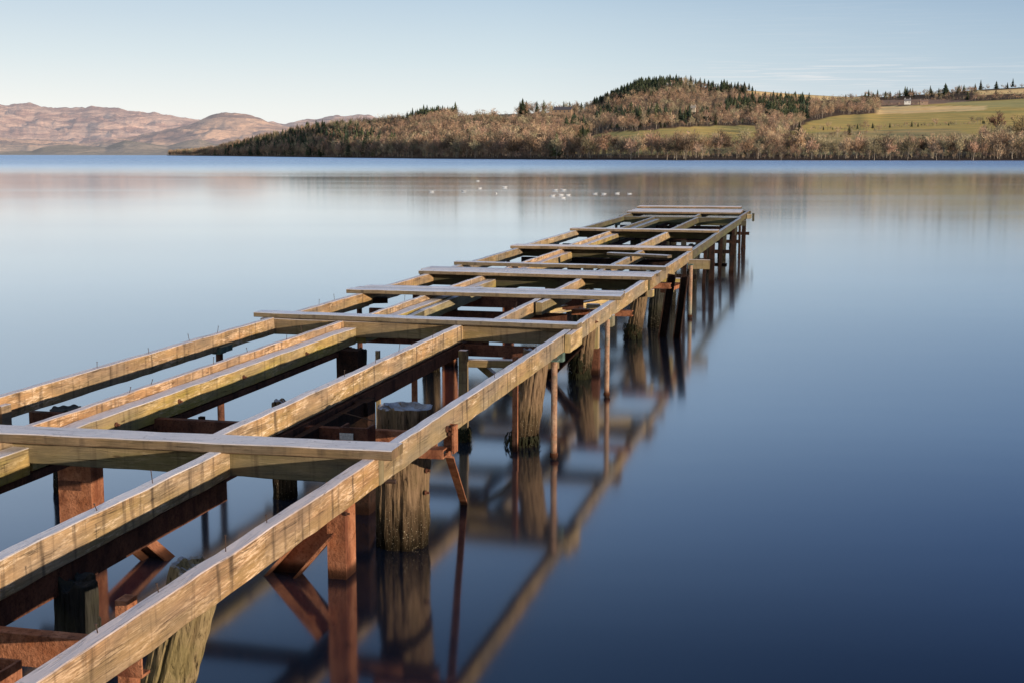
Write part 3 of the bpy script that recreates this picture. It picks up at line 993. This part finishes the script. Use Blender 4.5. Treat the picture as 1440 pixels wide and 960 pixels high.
# ------------------------------------------------------------------ trees
def bare_template(seed, nt=150, wide=1.0):
    r = random.Random(seed)
    tris, kind = [], []
    H = 1.0
    def cone(p, q, r0, r1):
        t = (q - p).normalized()
        s = t.cross(Vector((0.3, 0.9, 0.1))).normalized()
        u = t.cross(s)
        n = 3
        A0 = [p + (s * math.cos(6.283 * i / n) + u * math.sin(6.283 * i / n)) * r0 for i in range(n)]
        A1 = [q + (s * math.cos(6.283 * i / n) + u * math.sin(6.283 * i / n)) * r1 for i in range(n)]
        for i in range(n):
            j = (i + 1) % n
            tris.append((A0[i], A0[j], A1[j])); kind.append(0)
            tris.append((A0[i], A1[j], A1[i])); kind.append(0)
    lean = Vector((r.uniform(-.05, .05), r.uniform(-.05, .05), 0))
    th = r.uniform(0.42, 0.6)
    top = lean + Vector((0, 0, th))
    cone(Vector((0, 0, -0.03)), top, 0.017, 0.009)
    nl = r.randint(7, 10)
    w = r.uniform(0.20, 0.33) * wide
    limbs = []
    for i in range(nl):
        a = 6.283 * i / nl + r.uniform(-.4, .4)
        z0 = r.uniform(0.22, th)
        st = lean * (z0 / th) + Vector((0, 0, z0))
        rad = w * r.uniform(0.5, 1.0)
        en = st + Vector((math.cos(a) * rad, math.sin(a) * rad, r.uniform(0.14, 0.36)))
        cone(st, en, 0.008, 0.003)
        limbs.append((st, en))
    cone(top, Vector((lean.x * 1.3, lean.y * 1.3, 0.88)), 0.009, 0.002)
    limbs.append((Vector((0, 0, 0.4)), Vector((lean.x, lean.y, 0.92))))
    cz = r.uniform(0.6, 0.66)
    for i in range(nt):
        # twigs fill an uneven egg-shaped crown, clumped round the limb ends
        st, en = r.choice(limbs)
        p = st.lerp(en, r.uniform(0.35, 1.05)) + Vector((r.gauss(0, .055), r.gauss(0, .055), r.gauss(0, .05)))
        d = Vector((p.x * 1.6 + r.gauss(0, .25), p.y * 1.6 + r.gauss(0, .25), r.uniform(0.1, 0.75))).normalized()
        l = r.uniform(0.07, 0.16)
        q = p + d * l
        if q.z > 1.0:
            q.z = 1.0 - r.uniform(0, .05)
        s = d.cross(Vector((r.uniform(-1, 1), r.uniform(-1, 1), r.uniform(-1, 1)))).normalized() * r.uniform(0.006, 0.013)
        tris.append((p - s, p + s, q)); kind.append(1)
        tris.append((p + d * l * .4, q + s * 3 + d * 0.02, p + d * l * .4 + s * 1.2)); kind.append(1)
    return np.array([[list(v) for v in t] for t in tris], dtype=np.float32), np.array(kind)


def conifer_template(seed, nl=13, slim=1.0):
    r = random.Random(seed)
    tris, kind = [], []
    for i in range(3):
        a, b = 6.283 * i / 3, 6.283 * (i + 1) / 3
        tris.append((Vector((math.cos(a) * .014, math.sin(a) * .014, -.03)), Vector((math.cos(b) * .014, math.sin(b) * .014, -.03)), Vector((0, 0, 0.97)))); kind.append(0)
    w = r.uniform(0.24, 0.36) * slim
    for L in range(nl):
        f = L / (nl - 1)
        z = 0.14 + 0.83 * f
        rad = w * (1 - f) ** 0.8 + 0.012
        n = 9 if f < 0.6 else 6
        for i in range(n):
            a = 6.283 * (i + r.random()) / n
            rr = rad * r.uniform(0.55, 1.25)
            d = Vector((math.cos(a), math.sin(a), 0))
            s = Vector((-d.y, d.x, 0)) * (0.35 * rr + 0.01)
            top = Vector((0, 0, z + 0.05 + 0.02 * r.random()))
            tip = d * rr + Vector((0, 0, z - 0.03 - 0.03 * r.random()))
            mid = d * rr * .55
            tris.append((top, mid + s + Vector((0, 0, z)), tip)); kind.append(1)
            tris.append((top, tip, mid - s + Vector((0, 0, z)))); kind.append(1)
            tris.append((mid + s + Vector((0, 0, z)), mid - s + Vector((0, 0, z - .01)), tip)); kind.append(1)
    return np.array([[list(v) for v in t] for t in tris], dtype=np.float32), np.array(kind)


def twig_mat(name):
    k = NT(name)
    at = k.n('ShaderNodeAttribute', attribute_name='tint')
    geo = k.n('ShaderNodeNewGeometry')
    n = k.noise(geo.outputs['Position'], 0.25, 3, 0.6)
    col = k.mix(1.0, at.outputs['Color'], k.ramp(n, [(0.3, 0.7), (0.7, 1.25)]), 'MULTIPLY')
    return k.out(col, 0.9, 0.05)


TM = twig_mat('tree_bark_and_twigs')


def tri_mesh(name, T, tint):
    """T (n,3,3) triangles, tint (n,3) colours"""
    n = len(T)
    me = bpy.data.meshes.new(name)
    me.vertices.add(n * 3)
    me.vertices.foreach_set('co', T.astype(np.float32).ravel())
    me.loops.add(n * 3)
    me.loops.foreach_set('vertex_index', np.arange(n * 3, dtype=np.int32))
    me.polygons.add(n)
    me.polygons.foreach_set('loop_start', np.arange(0, n * 3, 3, dtype=np.int32))
    me.update(calc_edges=True)
    ca = me.color_attributes.new('tint', 'FLOAT_COLOR', 'POINT')
    c = np.ones((n, 3, 4), dtype=np.float32)
    c[:, :, :3] = tint[:, None, :]
    ca.data.foreach_set('color', c.ravel())
    return me


TW = [(0.48, 0.305, 0.19), (0.38, 0.24, 0.16), (0.50, 0.35, 0.22), (0.24, 0.17, 0.12), (0.43, 0.27, 0.19), (0.40, 0.33, 0.20), (0.25, 0.21, 0.13), (0.17, 0.125, 0.09)]
bareT = [bare_template(100 + i, 150) for i in range(9)]
bareN = [bare_template(200 + i, 300) for i in range(10)]
conT = [conifer_template(300 + i) for i in range(6)]


def tint_of(kind, twig, bark, r):
    v = r.uniform(0.6, 1.35)
    a = np.where(kind[:, None] == 1, np.array(twig)[None] * v, np.array(bark)[None] * v)
    return a * rng.uniform(0.8, 1.2, (len(kind), 1))


# scatter -------------------------------------------------------------------
dark_zones = [  # conifer stands, in survey rows and columns
    ([(835, 160), (835, 140), (850, 130), (900, 112), (960, 110), (958, 122), (925, 132), (880, 140), (845, 150)], 1.0),
    ([(572, 180), (575, 160), (610, 155), (640, 160), (620, 170), (590, 180)], 0.8),
    ([(300, 221), (395, 193), (440, 182), (500, 190), (560, 216), (520, 223), (300, 223)], 0.3),  # left slope: extra conifers added to stand in for the hillside's shade
    ([(620, 172), (640, 160), (830, 155), (830, 162), (640, 172)], 0.18),
    ([(830, 172), (850, 160), (890, 162), (885, 172)], 0.7),
    ([(795, 192), (800, 182), (826, 182), (826, 192)], 0.9),
    ([(960, 132), (960, 118), (1060, 125), (1060, 132)], 0.35),
    ([(1065, 156), (1090, 140), (1140, 144), (1135, 170), (1105, 178), (1080, 168)], 0.75),
    ([(1020, 162), (1020, 146), (1062, 146), (1062, 162)], 0.7),
    ([(880, 178), (890, 168), (1000, 168), (1000, 176)], 0.45),
    ([(1215, 148), (1215, 130), (1440, 118), (1440, 127), (1370, 131), (1300, 142)], 0.22),
]
hedges = [[(1122, 186), (1200, 182), (1320, 179)], [(1150, 196), (1240, 187)], [(960, 178), (1110, 172)], [(1300, 143), (1440, 139)], [(1236, 149.5), (1300, 149)], [(860, 182), (960, 179), (1068, 177)], [(1060, 178), (1075, 200)], [(1050, 134), (1150, 142), (1215, 141)], [(1370, 134), (1440, 132), (1700, 130)], [(1320, 179), (1385, 176)]]

inst = []   # (kind, position, height, distance)
r = random.Random(5)


def in_field(px, y):
    return any(inside(px, y, poly) for poly, c in FIELDS)


def add_tree(px, s, kind, h):
    p, y = land(px, s)
    inst.append((kind, p, h, p.y, px, y))


# dense cover of the slopes
n_try = 0
while n_try < 13500:
    n_try += 1
    px = r.uniform(238, 1700) if n_try % 8 else r.uniform(1440, 2250)
    s = r.uniform(0.0, 1.02)
    p, y = land(px, s)
    if in_field(px, y) or in_field(px, y - 4):
        continue
    if any(inside(px, y, poly) and r.random() < pr for poly, pr in dark_zones):
        kind = 'c'; h = r.uniform(10, 17)
    else:
        kind = 'c' if r.random() < 0.012 else 'b'
        h = r.uniform(7, 15)
    if y < 143 and px > 990 and kind == 'b':
        h *= 0.72
    inst.append((kind, p, h, p.y, px, y))
# closely planted evergreen stands


def row_of(px, yy):
    lo, hi = 0.0, 1.0
    for _ in range(18):
        mid = (lo + hi) / 2
        if land(px, mid)[1] > yy:
            lo = mid
        else:
            hi = mid
    return lo


for poly, cnt, h0, h1 in (([(836, 150), (845, 138), (872, 132), (900, 121), (960, 117), (958, 128), (930, 136), (885, 143), (850, 150)], 420, 9, 15),
                          ([(572, 178), (578, 172), (605, 166), (640, 164), (622, 172), (590, 180)], 70, 8, 13),
                          ([(1066, 158), (1090, 146), (1140, 150), (1134, 172), (1108, 178), (1082, 170)], 130, 9, 15),
                          ([(1020, 164), (1022, 152), (1062, 152), (1062, 164)], 60, 8, 13),
                          ([(830, 174), (850, 164), (892, 166), (885, 174)], 60, 7, 12),
                          ([(795, 194), (802, 188), (826, 188), (826, 196)], 30, 8, 12),
                          ([(990, 130), (1000, 124), (1060, 128), (1060, 133)], 24, 9, 15),
                          ([(330, 212), (400, 200), (450, 188), (480, 190), (470, 205), (350, 217)], 90, 8, 13)):  # left slope again: conifers darkening it in place of shade
    x0, x1 = min(p[0] for p in poly), max(p[0] for p in poly)
    y0, y1 = min(p[1] for p in poly), max(p[1] for p in poly)
    c_ = 0
    while c_ < cnt:
        px, yy = r.uniform(x0, x1), r.uniform(y0, y1)
        if inside(px, yy, poly):
            s = row_of(px, yy)
            p, y = land(px, s)
            inst.append(('c', p, r.uniform(h0, h1), p.y, px, y))
            c_ += 1
# skyline fringe
px = 420.0
while px < 2200:
    s = r.uniform(0.95, 1.01)
    p, y = land(px, s)
    if not in_field(px, y + 1) and not (1205 < px < 1232):
        z_ = [pr for poly, pr in dark_zones if inside(px, y + 3, poly)]
        k_ = 'c' if r.random() < (max(z_) if z_ else 0.05) else 'b'
        hh = r.uniform(9, 15) if px < 990 else r.uniform(6, 11)
        inst.append((k_, p, hh, p.y, px, y))
    px += r.uniform(2.0, 7.0)
# shoreline belt
px = 238.0
while px < 2250:
    Dd = interp(px, SHORE)
    for row in range(4):
        s = 0.005 + row * 0.013 + r.uniform(0, 0.010)
        q = px + r.uniform(-4, 4)
        p, y = land(q, s)
        hgt = (4 + 2.5 * row if row < 2 else r.uniform(9, 14))
        if 1140 < q < 1205:
            hgt *= 0.7
        inst.append(('b', p, hgt * r.uniform(0.75, 1.2), p.y, q, y))
    px += 4.6 * (700 / Dd) ** 0.6 + r.uniform(-.6, .6)
for line in hedges:
    for (a, b), (c, d) in zip(line, line[1:]):
        t = 0.0
        while t < 1:
            px, yy = a + (c - a) * t, b + (d - b) * t
            lo, hi = 0.0, 1.0
            for _ in range(18):
                mid = (lo + hi) / 2
                if land(px, mid)[1] > yy:
                    lo = mid
                else:
                    hi = mid
            if r.random() < 0.85:
                inst.append(('c' if r.random() < .12 else 'b', land(px, lo)[0], r.uniform(2.5, 6.5) if r.random() < .85 else 9, 1000, px, yy))
            t += r.uniform(1.6, 4.5) / abs(c - a)

inst_b = sorted([i for i in inst if i[0] == 'b'], key=lambda i: -i[2] / i[3] if 230 < i[4] < 1445 else 1)
inst_c = sorted([i for i in inst if i[0] == 'c'], key=lambda i: -i[2] / i[3] if 230 < i[4] < 1445 else 1)
NB, NC = 290, 150


def stuff_mesh(name, items, templates, twigs, bark):
    Ts, Cs = [], []
    for (kind, p, h, D, px, y) in items:
        T, kd = templates[r.randrange(len(templates))]
        a = r.uniform(0, 6.28)
        ca_, sa = math.cos(a), math.sin(a)
        Rm = np.array([[ca_, -sa, 0], [sa, ca_, 0], [0, 0, 1]], dtype=np.float32)
        sxy = r.uniform(0.8, 1.25)
        sc = np.array([h * sxy, h * sxy, h], dtype=np.float32)
        Ts.append((T @ Rm.T) * sc + np.array(p, dtype=np.float32))
        base = twigs[int((0.5 + 0.5 * noise.noise(p * 0.008) + r.uniform(-.35, .35)) * len(twigs)) % len(twigs)]
        Cs.append(tint_of(kd, base, bark, r))
    return tri_mesh(name, np.concatenate(Ts), np.concatenate(Cs))


CON = [(0.075, 0.09, 0.05), (0.06, 0.08, 0.05), (0.10, 0.11, 0.055), (0.08, 0.08, 0.055)]
BARK = (0.30, 0.25, 0.20)
o = link('bare_woodland', stuff_mesh('bare_woodland', inst_b[NB:], bareT, TW, BARK), TM)
tag(o, 'brown leafless woodland covering the hillside across the lake', 'woodland', kind='stuff')
o = link('conifer_woodland', stuff_mesh('conifer_woodland', inst_c[NC:], conT, CON, (0.1, 0.08, 0.06)), TM)
tag(o, 'dark green conifer stands on the hill across the lake', 'woodland', kind='stuff')


def individual(name, items, templates, twigs, bark, label, cat, group):
    protos = []
    for i in range(len(templates) * 2):
        T, kd = templates[i % len(templates)]
        protos.append(tri_mesh(name, T, tint_of(kd, twigs[i % len(twigs)], bark, r)))
        protos[-1].materials.append(TM)
    for (kind, p, h, D, px, y) in items:
        ob = bpy.data.objects.new(name, protos[r.randrange(len(protos))])
        ob.location = p
        sxy = r.uniform(0.75, 1.15)
        ob.scale = (h * sxy, h * sxy, h)
        ob.rotation_euler = (0, 0, r.uniform(0, 6.28))
        C.objects.link(ob)
        tag(ob, label, cat, group)


individual('bare_tree', inst_b[:NB], bareN, TW, BARK, 'brown leafless tree in the wooded belt along the far shore', 'tree', 'bare trees along the far shore')
individual('conifer_tree', inst_c[:NC], conT, CON, (0.1, 0.08, 0.06), 'dark green conifer on the wooded slope across the lake', 'tree', 'conifers on the far hillside')


# a few big trees that stand out from the woods, each with trunk and crown
def big_tree(px, yb, h, wide, label, tint, seed, con=False):
    lo, hi = 0.0, 1.0
    for _ in range(20):
        mid = (lo + hi) / 2
        if land(px, mid)[1] > yb:
            lo = mid
        else:
            hi = mid
    p = land(px, lo)[0]
    e = bpy.data.objects.new('conifer_tree' if con else 'bare_tree', None)
    e.location = p
    C.objects.link(e)
    tag(e, label, 'tree')
    T, kd = conifer_template(seed, 18, wide) if con else bare_template(seed, 520, wide)
    for nm, kk in (('trunk', 0), ('crown', 1)):
        m_ = kd == kk
        me = tri_mesh(nm, T[m_] * h, tint_of(kd[m_], tint, (0.2, 0.16, 0.12), r))
        link(nm, me, TM, e)


big_tree(1400, 192, 22, 1.25, 'tall reddish bare tree standing alone at the right edge of the green field', (0.24, 0.14, 0.10), 900)
big_tree(1436, 205, 22, 1.4, 'broad bare tree at the right edge of the photo above the shore belt', (0.26, 0.19, 0.10), 901)
big_tree(735, 163, 19, 0.9, 'tallest dark conifer on the skyline left of the hill', CON[0], 902, True)
big_tree(755, 163, 16, 0.9, 'second dark conifer on the skyline right of the tallest one', CON[1], 903, True)
big_tree(1329, 137, 21, 1.2, 'tall dark conifer breaking the skyline at the right', CON[1], 904, True)
big_tree(1283, 138, 15, 0.6, 'thin pointed tree on the skyline above the white farmhouse', (0.15, 0.12, 0.08), 905, True)
big_tree(512, 180, 13, 0.9, 'small pointed conifer above the woods at the left end of the hill', CON[2], 906, True)
big_tree(1018, 128, 17, 1.2, 'dark conifer on the skyline right of the wooded summit', CON[0], 907, True)
big_tree(551, 180, 15, 1.1, 'round bare tree on the skyline left of the conifers', (0.24, 0.15, 0.11), 908)


# ------------------------------------------------------------------ houses
def house(px, yb, D, w, d, h, wallc, roofc, label, seed=0, rot=0.2, roofh=0.5):
    p = survey(px, yb, D)
    e = bpy.data.objects.new('house', None)
    e.location = p
    e.rotation_euler = (0, 0, rot)
    C.objects.link(e)
    tag(e, label, 'house')
    wm, rm, gm = plain('house_wall', wallc, 0.8, 0.1, 0.1, 2), plain('slate_roof', roofc, 0.8, 0.1, 0.2, 2), plain('window_glass', (0.03, 0.035, 0.05), 0.2, 0.5, 0.1)
    bm = bmesh.new()
    x, y = w / 2, d / 2
    vs = [bm.verts.new(c) for c in ((-x, -y, -2), (x, -y, -2), (x, y, -2), (-x, y, -2), (-x, -y, h), (x, -y, h), (x, y, h), (-x, y, h), (-x, 0, h + d * roofh), (x, 0, h + d * roofh))]
    for f in ((0, 1, 5, 4), (2, 3, 7, 6), (1, 2, 6, 9, 5), (3, 0, 4, 8, 7), (0, 3, 2, 1), (4, 5, 9, 8), (6, 7, 8, 9)):
        bm.faces.new([vs[i] for i in f])
    me = bpy.data.meshes.new('wall'); bm.to_mesh(me); bm.free()
    link('wall', me, wm, e)
    bm = bmesh.new()
    t, ov = 0.25, 0.5
    zr = h + d * roofh
    for sgn in (-1, 1):
        a = [(-x - ov, sgn * (y + ov), h - ov * roofh * 2 * 0.5 + 0.05), (x + ov, sgn * (y + ov), h - ov * roofh + 0.05), (x + ov, 0, zr + 0.05), (-x - ov, 0, zr + 0.05)]
        lo = [bm.verts.new(c) for c in a]
        up = [bm.verts.new((c[0], c[1], c[2] + t)) for c in a]
        bm.faces.new(lo); bm.faces.new(up)
        for i in range(4):
            j = (i + 1) % 4
            bm.faces.new((lo[i], lo[j], up[j], up[i]))
    bmesh.ops.recalc_face_normals(bm, faces=bm.faces)
    me = bpy.data.meshes.new('roof'); bm.to_mesh(me); bm.free()
    rf = link('roof', me, rm, e)
    for cx in (-x * 0.8, x * 0.8):
        bm = bmesh.new()
        bmesh.ops.create_cube(bm, size=1, matrix=Matrix.Translation((cx, 0, zr + 0.6)) @ Matrix.Diagonal((0.8, 0.6, 1.8, 1)))
        me = bpy.data.meshes.new('chimney'); bm.to_mesh(me); bm.free()
        link('chimney', me, wm, rf)
    nwin = max(2, int(w / 3.5))
    for i in range(nwin):
        cx = -x + w * (i + 0.5) / nwin
        if i == nwin // 2:
            bm = bmesh.new()
            bmesh.ops.create_cube(bm, size=1, matrix=Matrix.Translation((cx, -y - 0.03, 1.0)) @ Matrix.Diagonal((1.0, 0.08, 2.0, 1)))
            me = bpy.data.meshes.new('door'); bm.to_mesh(me); bm.free()
            link('door', me, rm, e)
            continue
        bm = bmesh.new()
        bmesh.ops.create_cube(bm, size=1, matrix=Matrix.Translation((cx, -y - 0.03, h * 0.55)) @ Matrix.Diagonal((1.1, 0.08, 1.3, 1)))
        me = bpy.data.meshes.new('window'); bm.to_mesh(me); bm.free()
        link('window', me, gm, e)


house(1276, 145.3, 1750, 8, 5, 2.6, (0.62, 0.61, 0.60), (0.22, 0.20, 0.20), 'small white farmhouse beside the ploughed field below the skyline', rot=-0.2)
house(1299, 146.0, 1760, 10, 6, 2.4, (0.30, 0.22, 0.17), (0.28, 0.18, 0.14), 'low brown farm shed right of the white farmhouse', rot=-0.15, roofh=0.3)
house(792, 159.2, 1300, 17, 8, 2.8, (0.30, 0.20, 0.13), (0.10, 0.09, 0.10), 'long low dark roofed house on the ridge between bare trees', rot=-0.25, roofh=0.35)
house(941, 124.8, 1790, 7, 6, 3.0, (0.75, 0.72, 0.66), (0.3, 0.27, 0.25), 'tiny pale house near the wooded summit of the hill', rot=-0.3)
house(975, 155.2, 1250, 4, 4, 1.9, (0.5, 0.42, 0.32), (0.35, 0.3, 0.25), 'tiny cream cottage among bare trees halfway up the hill', rot=-0.3)

# ------------------------------------------------------------------ water birds
bird_m = NT('white_plumage')
g_ = bird_m.n('ShaderNodeTexCoord')
bn = bird_m.noise(g_.outputs['Object'], 9, 3, 0.5)
bird_m.out(bird_m.mix(bird_m.ramp(bn, [(0.4, 0), (0.7, 1)]), (0.72, 0.70, 0.68), (0.55, 0.55, 0.57)), 0.7, 0.2)
beak_m = plain('orange_beak', (0.5, 0.22, 0.03), 0.5, 0.3, 0.1)


def bird_meshes():
    # rings along the body from tail to beak root: (x, z, half width, half height)
    st = [(-.36, .10, .010, .006), (-.30, .095, .035, .02), (-.20, .075, .075, .05), (-.08, .06, .10, .075), (.04, .06, .10, .08), (.13, .07, .08, .075), (.18, .085, .05, .055),
          (.205, .105, .038, .042), (.225, .12, .033, .034), (.25, .128, .034, .032), (.28, .127, .028, .026), (.30, .122, .014, .013)]
    bm = bmesh.new()
    rings = []
    n = 12
    for i, (x, z, w, h) in enumerate(st):
        a = st[max(0, i - 1)]; b = st[min(len(st) - 1, i + 1)]
        t = Vector((b[0] - a[0], 0, b[1] - a[1])).normalized()
        up = Vector((-t.z, 0, t.x))
        rings.append([bm.verts.new(Vector((x, 0, z)) + Vector((0, 1, 0)) * w * math.cos(6.283 * j / n) + up * h * math.sin(6.283 * j / n)) for j in range(n)])
    for i in range(len(st) - 1):
        for j in range(n):
            bm.faces.new((rings[i][j], rings[i][(j + 1) % n], rings[i + 1][(j + 1) % n], rings[i + 1][j]))
    bm.faces.new(rings[0]); bm.faces.new(rings[-1])
    bmesh.ops.recalc_face_normals(bm, faces=bm.faces)
    body = bpy.data.meshes.new('water_bird'); bm.to_mesh(body); bm.free()
    for p in body.polygons:
        p.use_smooth = True
    body.materials.append(bird_m.m)
    bm = bmesh.new()
    bmesh.ops.create_cone(bm, cap_ends=True, segments=8, radius1=.012, radius2=.002, depth=.06, matrix=Matrix.Translation((.32, 0, .12)) @ Matrix.Rotation(R(95), 4, 'Y'))
    beak = bpy.data.meshes.new('beak'); bm.to_mesh(beak); bm.free()
    beak.materials.append(beak_m)
    return body, beak


body, beak = bird_meshes()
BIRDS = [(672, 255, 0), (675, 265.3, 0), (710, 264, 0), (698, 272.5, 1.2), (652, 269.5, 3.1), (607, 270.2, 0), (781, 268, 0), (792, 267.8, 3.1), (777, 276, 0), (789, 274.8, 3.1), (799, 274.9, 0), (792, 279, 0),
         (837, 273, 0), (849, 273.2, 3.1), (868, 272.6, 0), (885, 273, 3.1)]
for (px, py, rz) in BIRDS:
    rr_ = ray(px, py)
    t = -CAM_H / rr_[2]
    ob = bpy.data.objects.new('water_bird', body)
    ob.location = (rr_[0] * t, rr_[1] * t, -0.012)
    ob.rotation_euler = (0, 0, rz + r.uniform(-.35, .35))
    sc = r.uniform(0.5, 0.72)
    ob.scale = (sc,) * 3
    C.objects.link(ob)
    tag(ob, 'small white water bird floating on the calm lake beyond the pier', 'bird', 'white birds resting on the lake')
    bk_ = bpy.data.objects.new('beak', beak)
    C.objects.link(bk_)
    bk_.parent = ob

# ------------------------------------------------------------------ light and sky
PHI = R(25)                     # sun direction off the pier's right-hand normal, towards the shore behind
SUN_AZ = R(90) + A + PHI        # clockwise from +Y
SUN_EL = R(7.3)
sd = bpy.data.lights.new('sun', 'SUN')
sd.energy = 5.0
sd.angle = R(0.55)
sd.color = (1.0, 0.85, 0.66)
so = bpy.data.objects.new('sun', sd)
C.objects.link(so)
dirv = Vector((math.sin(SUN_AZ) * math.cos(SUN_EL), math.cos(SUN_AZ) * math.cos(SUN_EL), math.sin(SUN_EL)))
so.rotation_euler = dirv.to_track_quat('Z', 'Y').to_euler()
so.location = (20, -20, 20)

w = bpy.data.worlds.new('World')
scene.world = w
w.use_nodes = True
t = w.node_tree
for n in list(t.nodes):
    t.nodes.remove(n)
out = t.nodes.new('ShaderNodeOutputWorld')
bg = t.nodes.new('ShaderNodeBackground')
sky = t.nodes.new('ShaderNodeTexSky')
sky.sky_type = 'NISHITA'
sky.sun_disc = False
sky.sun_elevation = SUN_EL
sky.sun_rotation = SUN_AZ
sky.air_density = 1.0
sky.dust_density = 0.6
sky.ozone_density = 1.0
bg.inputs['Strength'].default_value = 0.12
# clear winter sky: the Nishita glow plus the pale haze band low over the loch
def wn(typ, **kw):
    n = t.nodes.new(typ)
    for k_, v_ in kw.items():
        setattr(n, k_, v_)
    return n


def wmath(op, a, b=0.0, clamp=False):
    m = wn('ShaderNodeMath', operation=op, use_clamp=clamp)
    for i_, v_ in ((0, a), (1, b)):
        if isinstance(v_, (int, float)):
            m.inputs[i_].default_value = v_
        else:
            t.links.new(v_, m.inputs[i_])
    return m.outputs[0]


def wramp(fac, stops):
    n = wn('ShaderNodeValToRGB')
    e = n.color_ramp.elements
    while len(e) < len(stops):
        e.new(0.5)
    for el, (p, c) in zip(e, stops):
        el.position = p
        el.color = (*c, 1)
    t.links.new(fac, n.inputs[0])
    return n.outputs[0]


def wmix(fac, a, b, mode='MIX'):
    m = wn('ShaderNodeMix', data_type='RGBA', blend_type=mode)
    for i_, v_ in ((0, fac), (6, a), (7, b)):
        if isinstance(v_, (int, float)):
            m.inputs[i_].default_value = v_
        elif isinstance(v_, tuple):
            m.inputs[i_].default_value = (*v_, 1)
        else:
            t.links.new(v_, m.inputs[i_])
    return m.outputs[2]


tc = wn('ShaderNodeTexCoord')
sp = wn('ShaderNodeSeparateXYZ')
t.links.new(tc.outputs['Generated'], sp.inputs[0])
zc = wmath('MAXIMUM', sp.outputs[2], 0.0)
grad = wramp(zc, [(0.0, (0.96, 0.97, 0.95)), (0.03, (0.90, 0.95, 0.95)), (0.07, (0.70, 0.82, 0.89)), (0.12, (0.50, 0.65, 0.80)), (0.19, (0.42, 0.59, 0.80)),
                  (0.27, (0.25, 0.40, 0.66)), (0.36, (0.085, 0.16, 0.32)), (0.5, (0.07, 0.14, 0.28)), (1.0, (0.30, 0.40, 0.60))])  # upper sky, out of view, shaped to fill shadows and deepen the water
xx = wmath('ADD', wmath('MULTIPLY', sp.outputs[0], 0.9), 0.5, True)
side = wramp(xx, [(0.1, (1.12, 1.06, 1.03)), (0.5, (1.0, 1.0, 1.0)), (0.85, (0.66, 0.73, 0.82)), (1.0, (0.62, 0.70, 0.80))])
grad = wmix(1.0, grad, side, 'MULTIPLY')
# the sky darkens towards the right and higher up, as it does a quarter turn from the sun
side2 = wramp(xx, [(0.1, (1.55, 1.38, 1.20)), (0.5, (1.0, 1.0, 1.0)), (0.85, (0.55, 0.62, 0.74)), (1.0, (0.5, 0.58, 0.7))])
side2 = wmix(wramp(zc, [(0.10, (0, 0, 0)), (0.26, (1, 1, 1))]), (1.0, 1.0, 1.0), side2)
grad = wmix(1.0, grad, side2, 'MULTIPLY')
# thin streaks of high cloud
mp = wn('ShaderNodeMapping')
mp.inputs['Scale'].default_value = (4, 4, 170)
t.links.new(tc.outputs['Generated'], mp.inputs[0])
cn = wn('ShaderNodeTexNoise')
cn.inputs['Detail'].default_value = 6
cn.inputs['Roughness'].default_value = 0.55
cn.inputs['Distortion'].default_value = 0.4
t.links.new(mp.outputs[0], cn.inputs['Vector'])
cm = wramp(cn.outputs['Fac'], [(0.50, (0, 0, 0)), (0.70, (1, 1, 1))])
lowm = wramp(zc, [(0.0, (0.25,) * 3), (0.045, (0.25,) * 3), (0.054, (0.8,) * 3), (0.063, (0.8,) * 3), (0.07, (0.12,) * 3), (0.2, (0.0,) * 3)])
cl = wmix(1.0, cm, lowm, 'MULTIPLY')
cl = wmix(1.0, cl, wramp(xx, [(0.35, (0.12,) * 3), (0.58, (0.15,) * 3), (0.66, (0.9,) * 3), (0.75, (1.0,) * 3), (0.8, (0.3,) * 3), (1.0, (0.2,) * 3)]), 'MULTIPLY')
grad = wmix(cl, grad, (0.86, 0.87, 0.90))
# the bright side of the sky round the low sun, behind the camera
back = wramp(wmath('ADD', wmath('MULTIPLY', sp.outputs[1], -1.0), 0.1, True), [(0, (1, 1, 1)), (1, (1.7, 1.55, 1.35))])
grad = wmix(1.0, grad, back, 'MULTIPLY')
bg2 = wn('ShaderNodeBackground')
t.links.new(grad, bg2.inputs[0])
bg2.inputs['Strength'].default_value = 0.98
ms = wn('ShaderNodeMixShader')
ms.inputs[0].default_value = 0.92
t.links.new(sky.outputs[0], bg.inputs[0])
t.links.new(bg.outputs[0], ms.inputs[1])
t.links.new(bg2.outputs[0], ms.inputs[2])
t.links.new(ms.outputs[0], out.inputs[0])
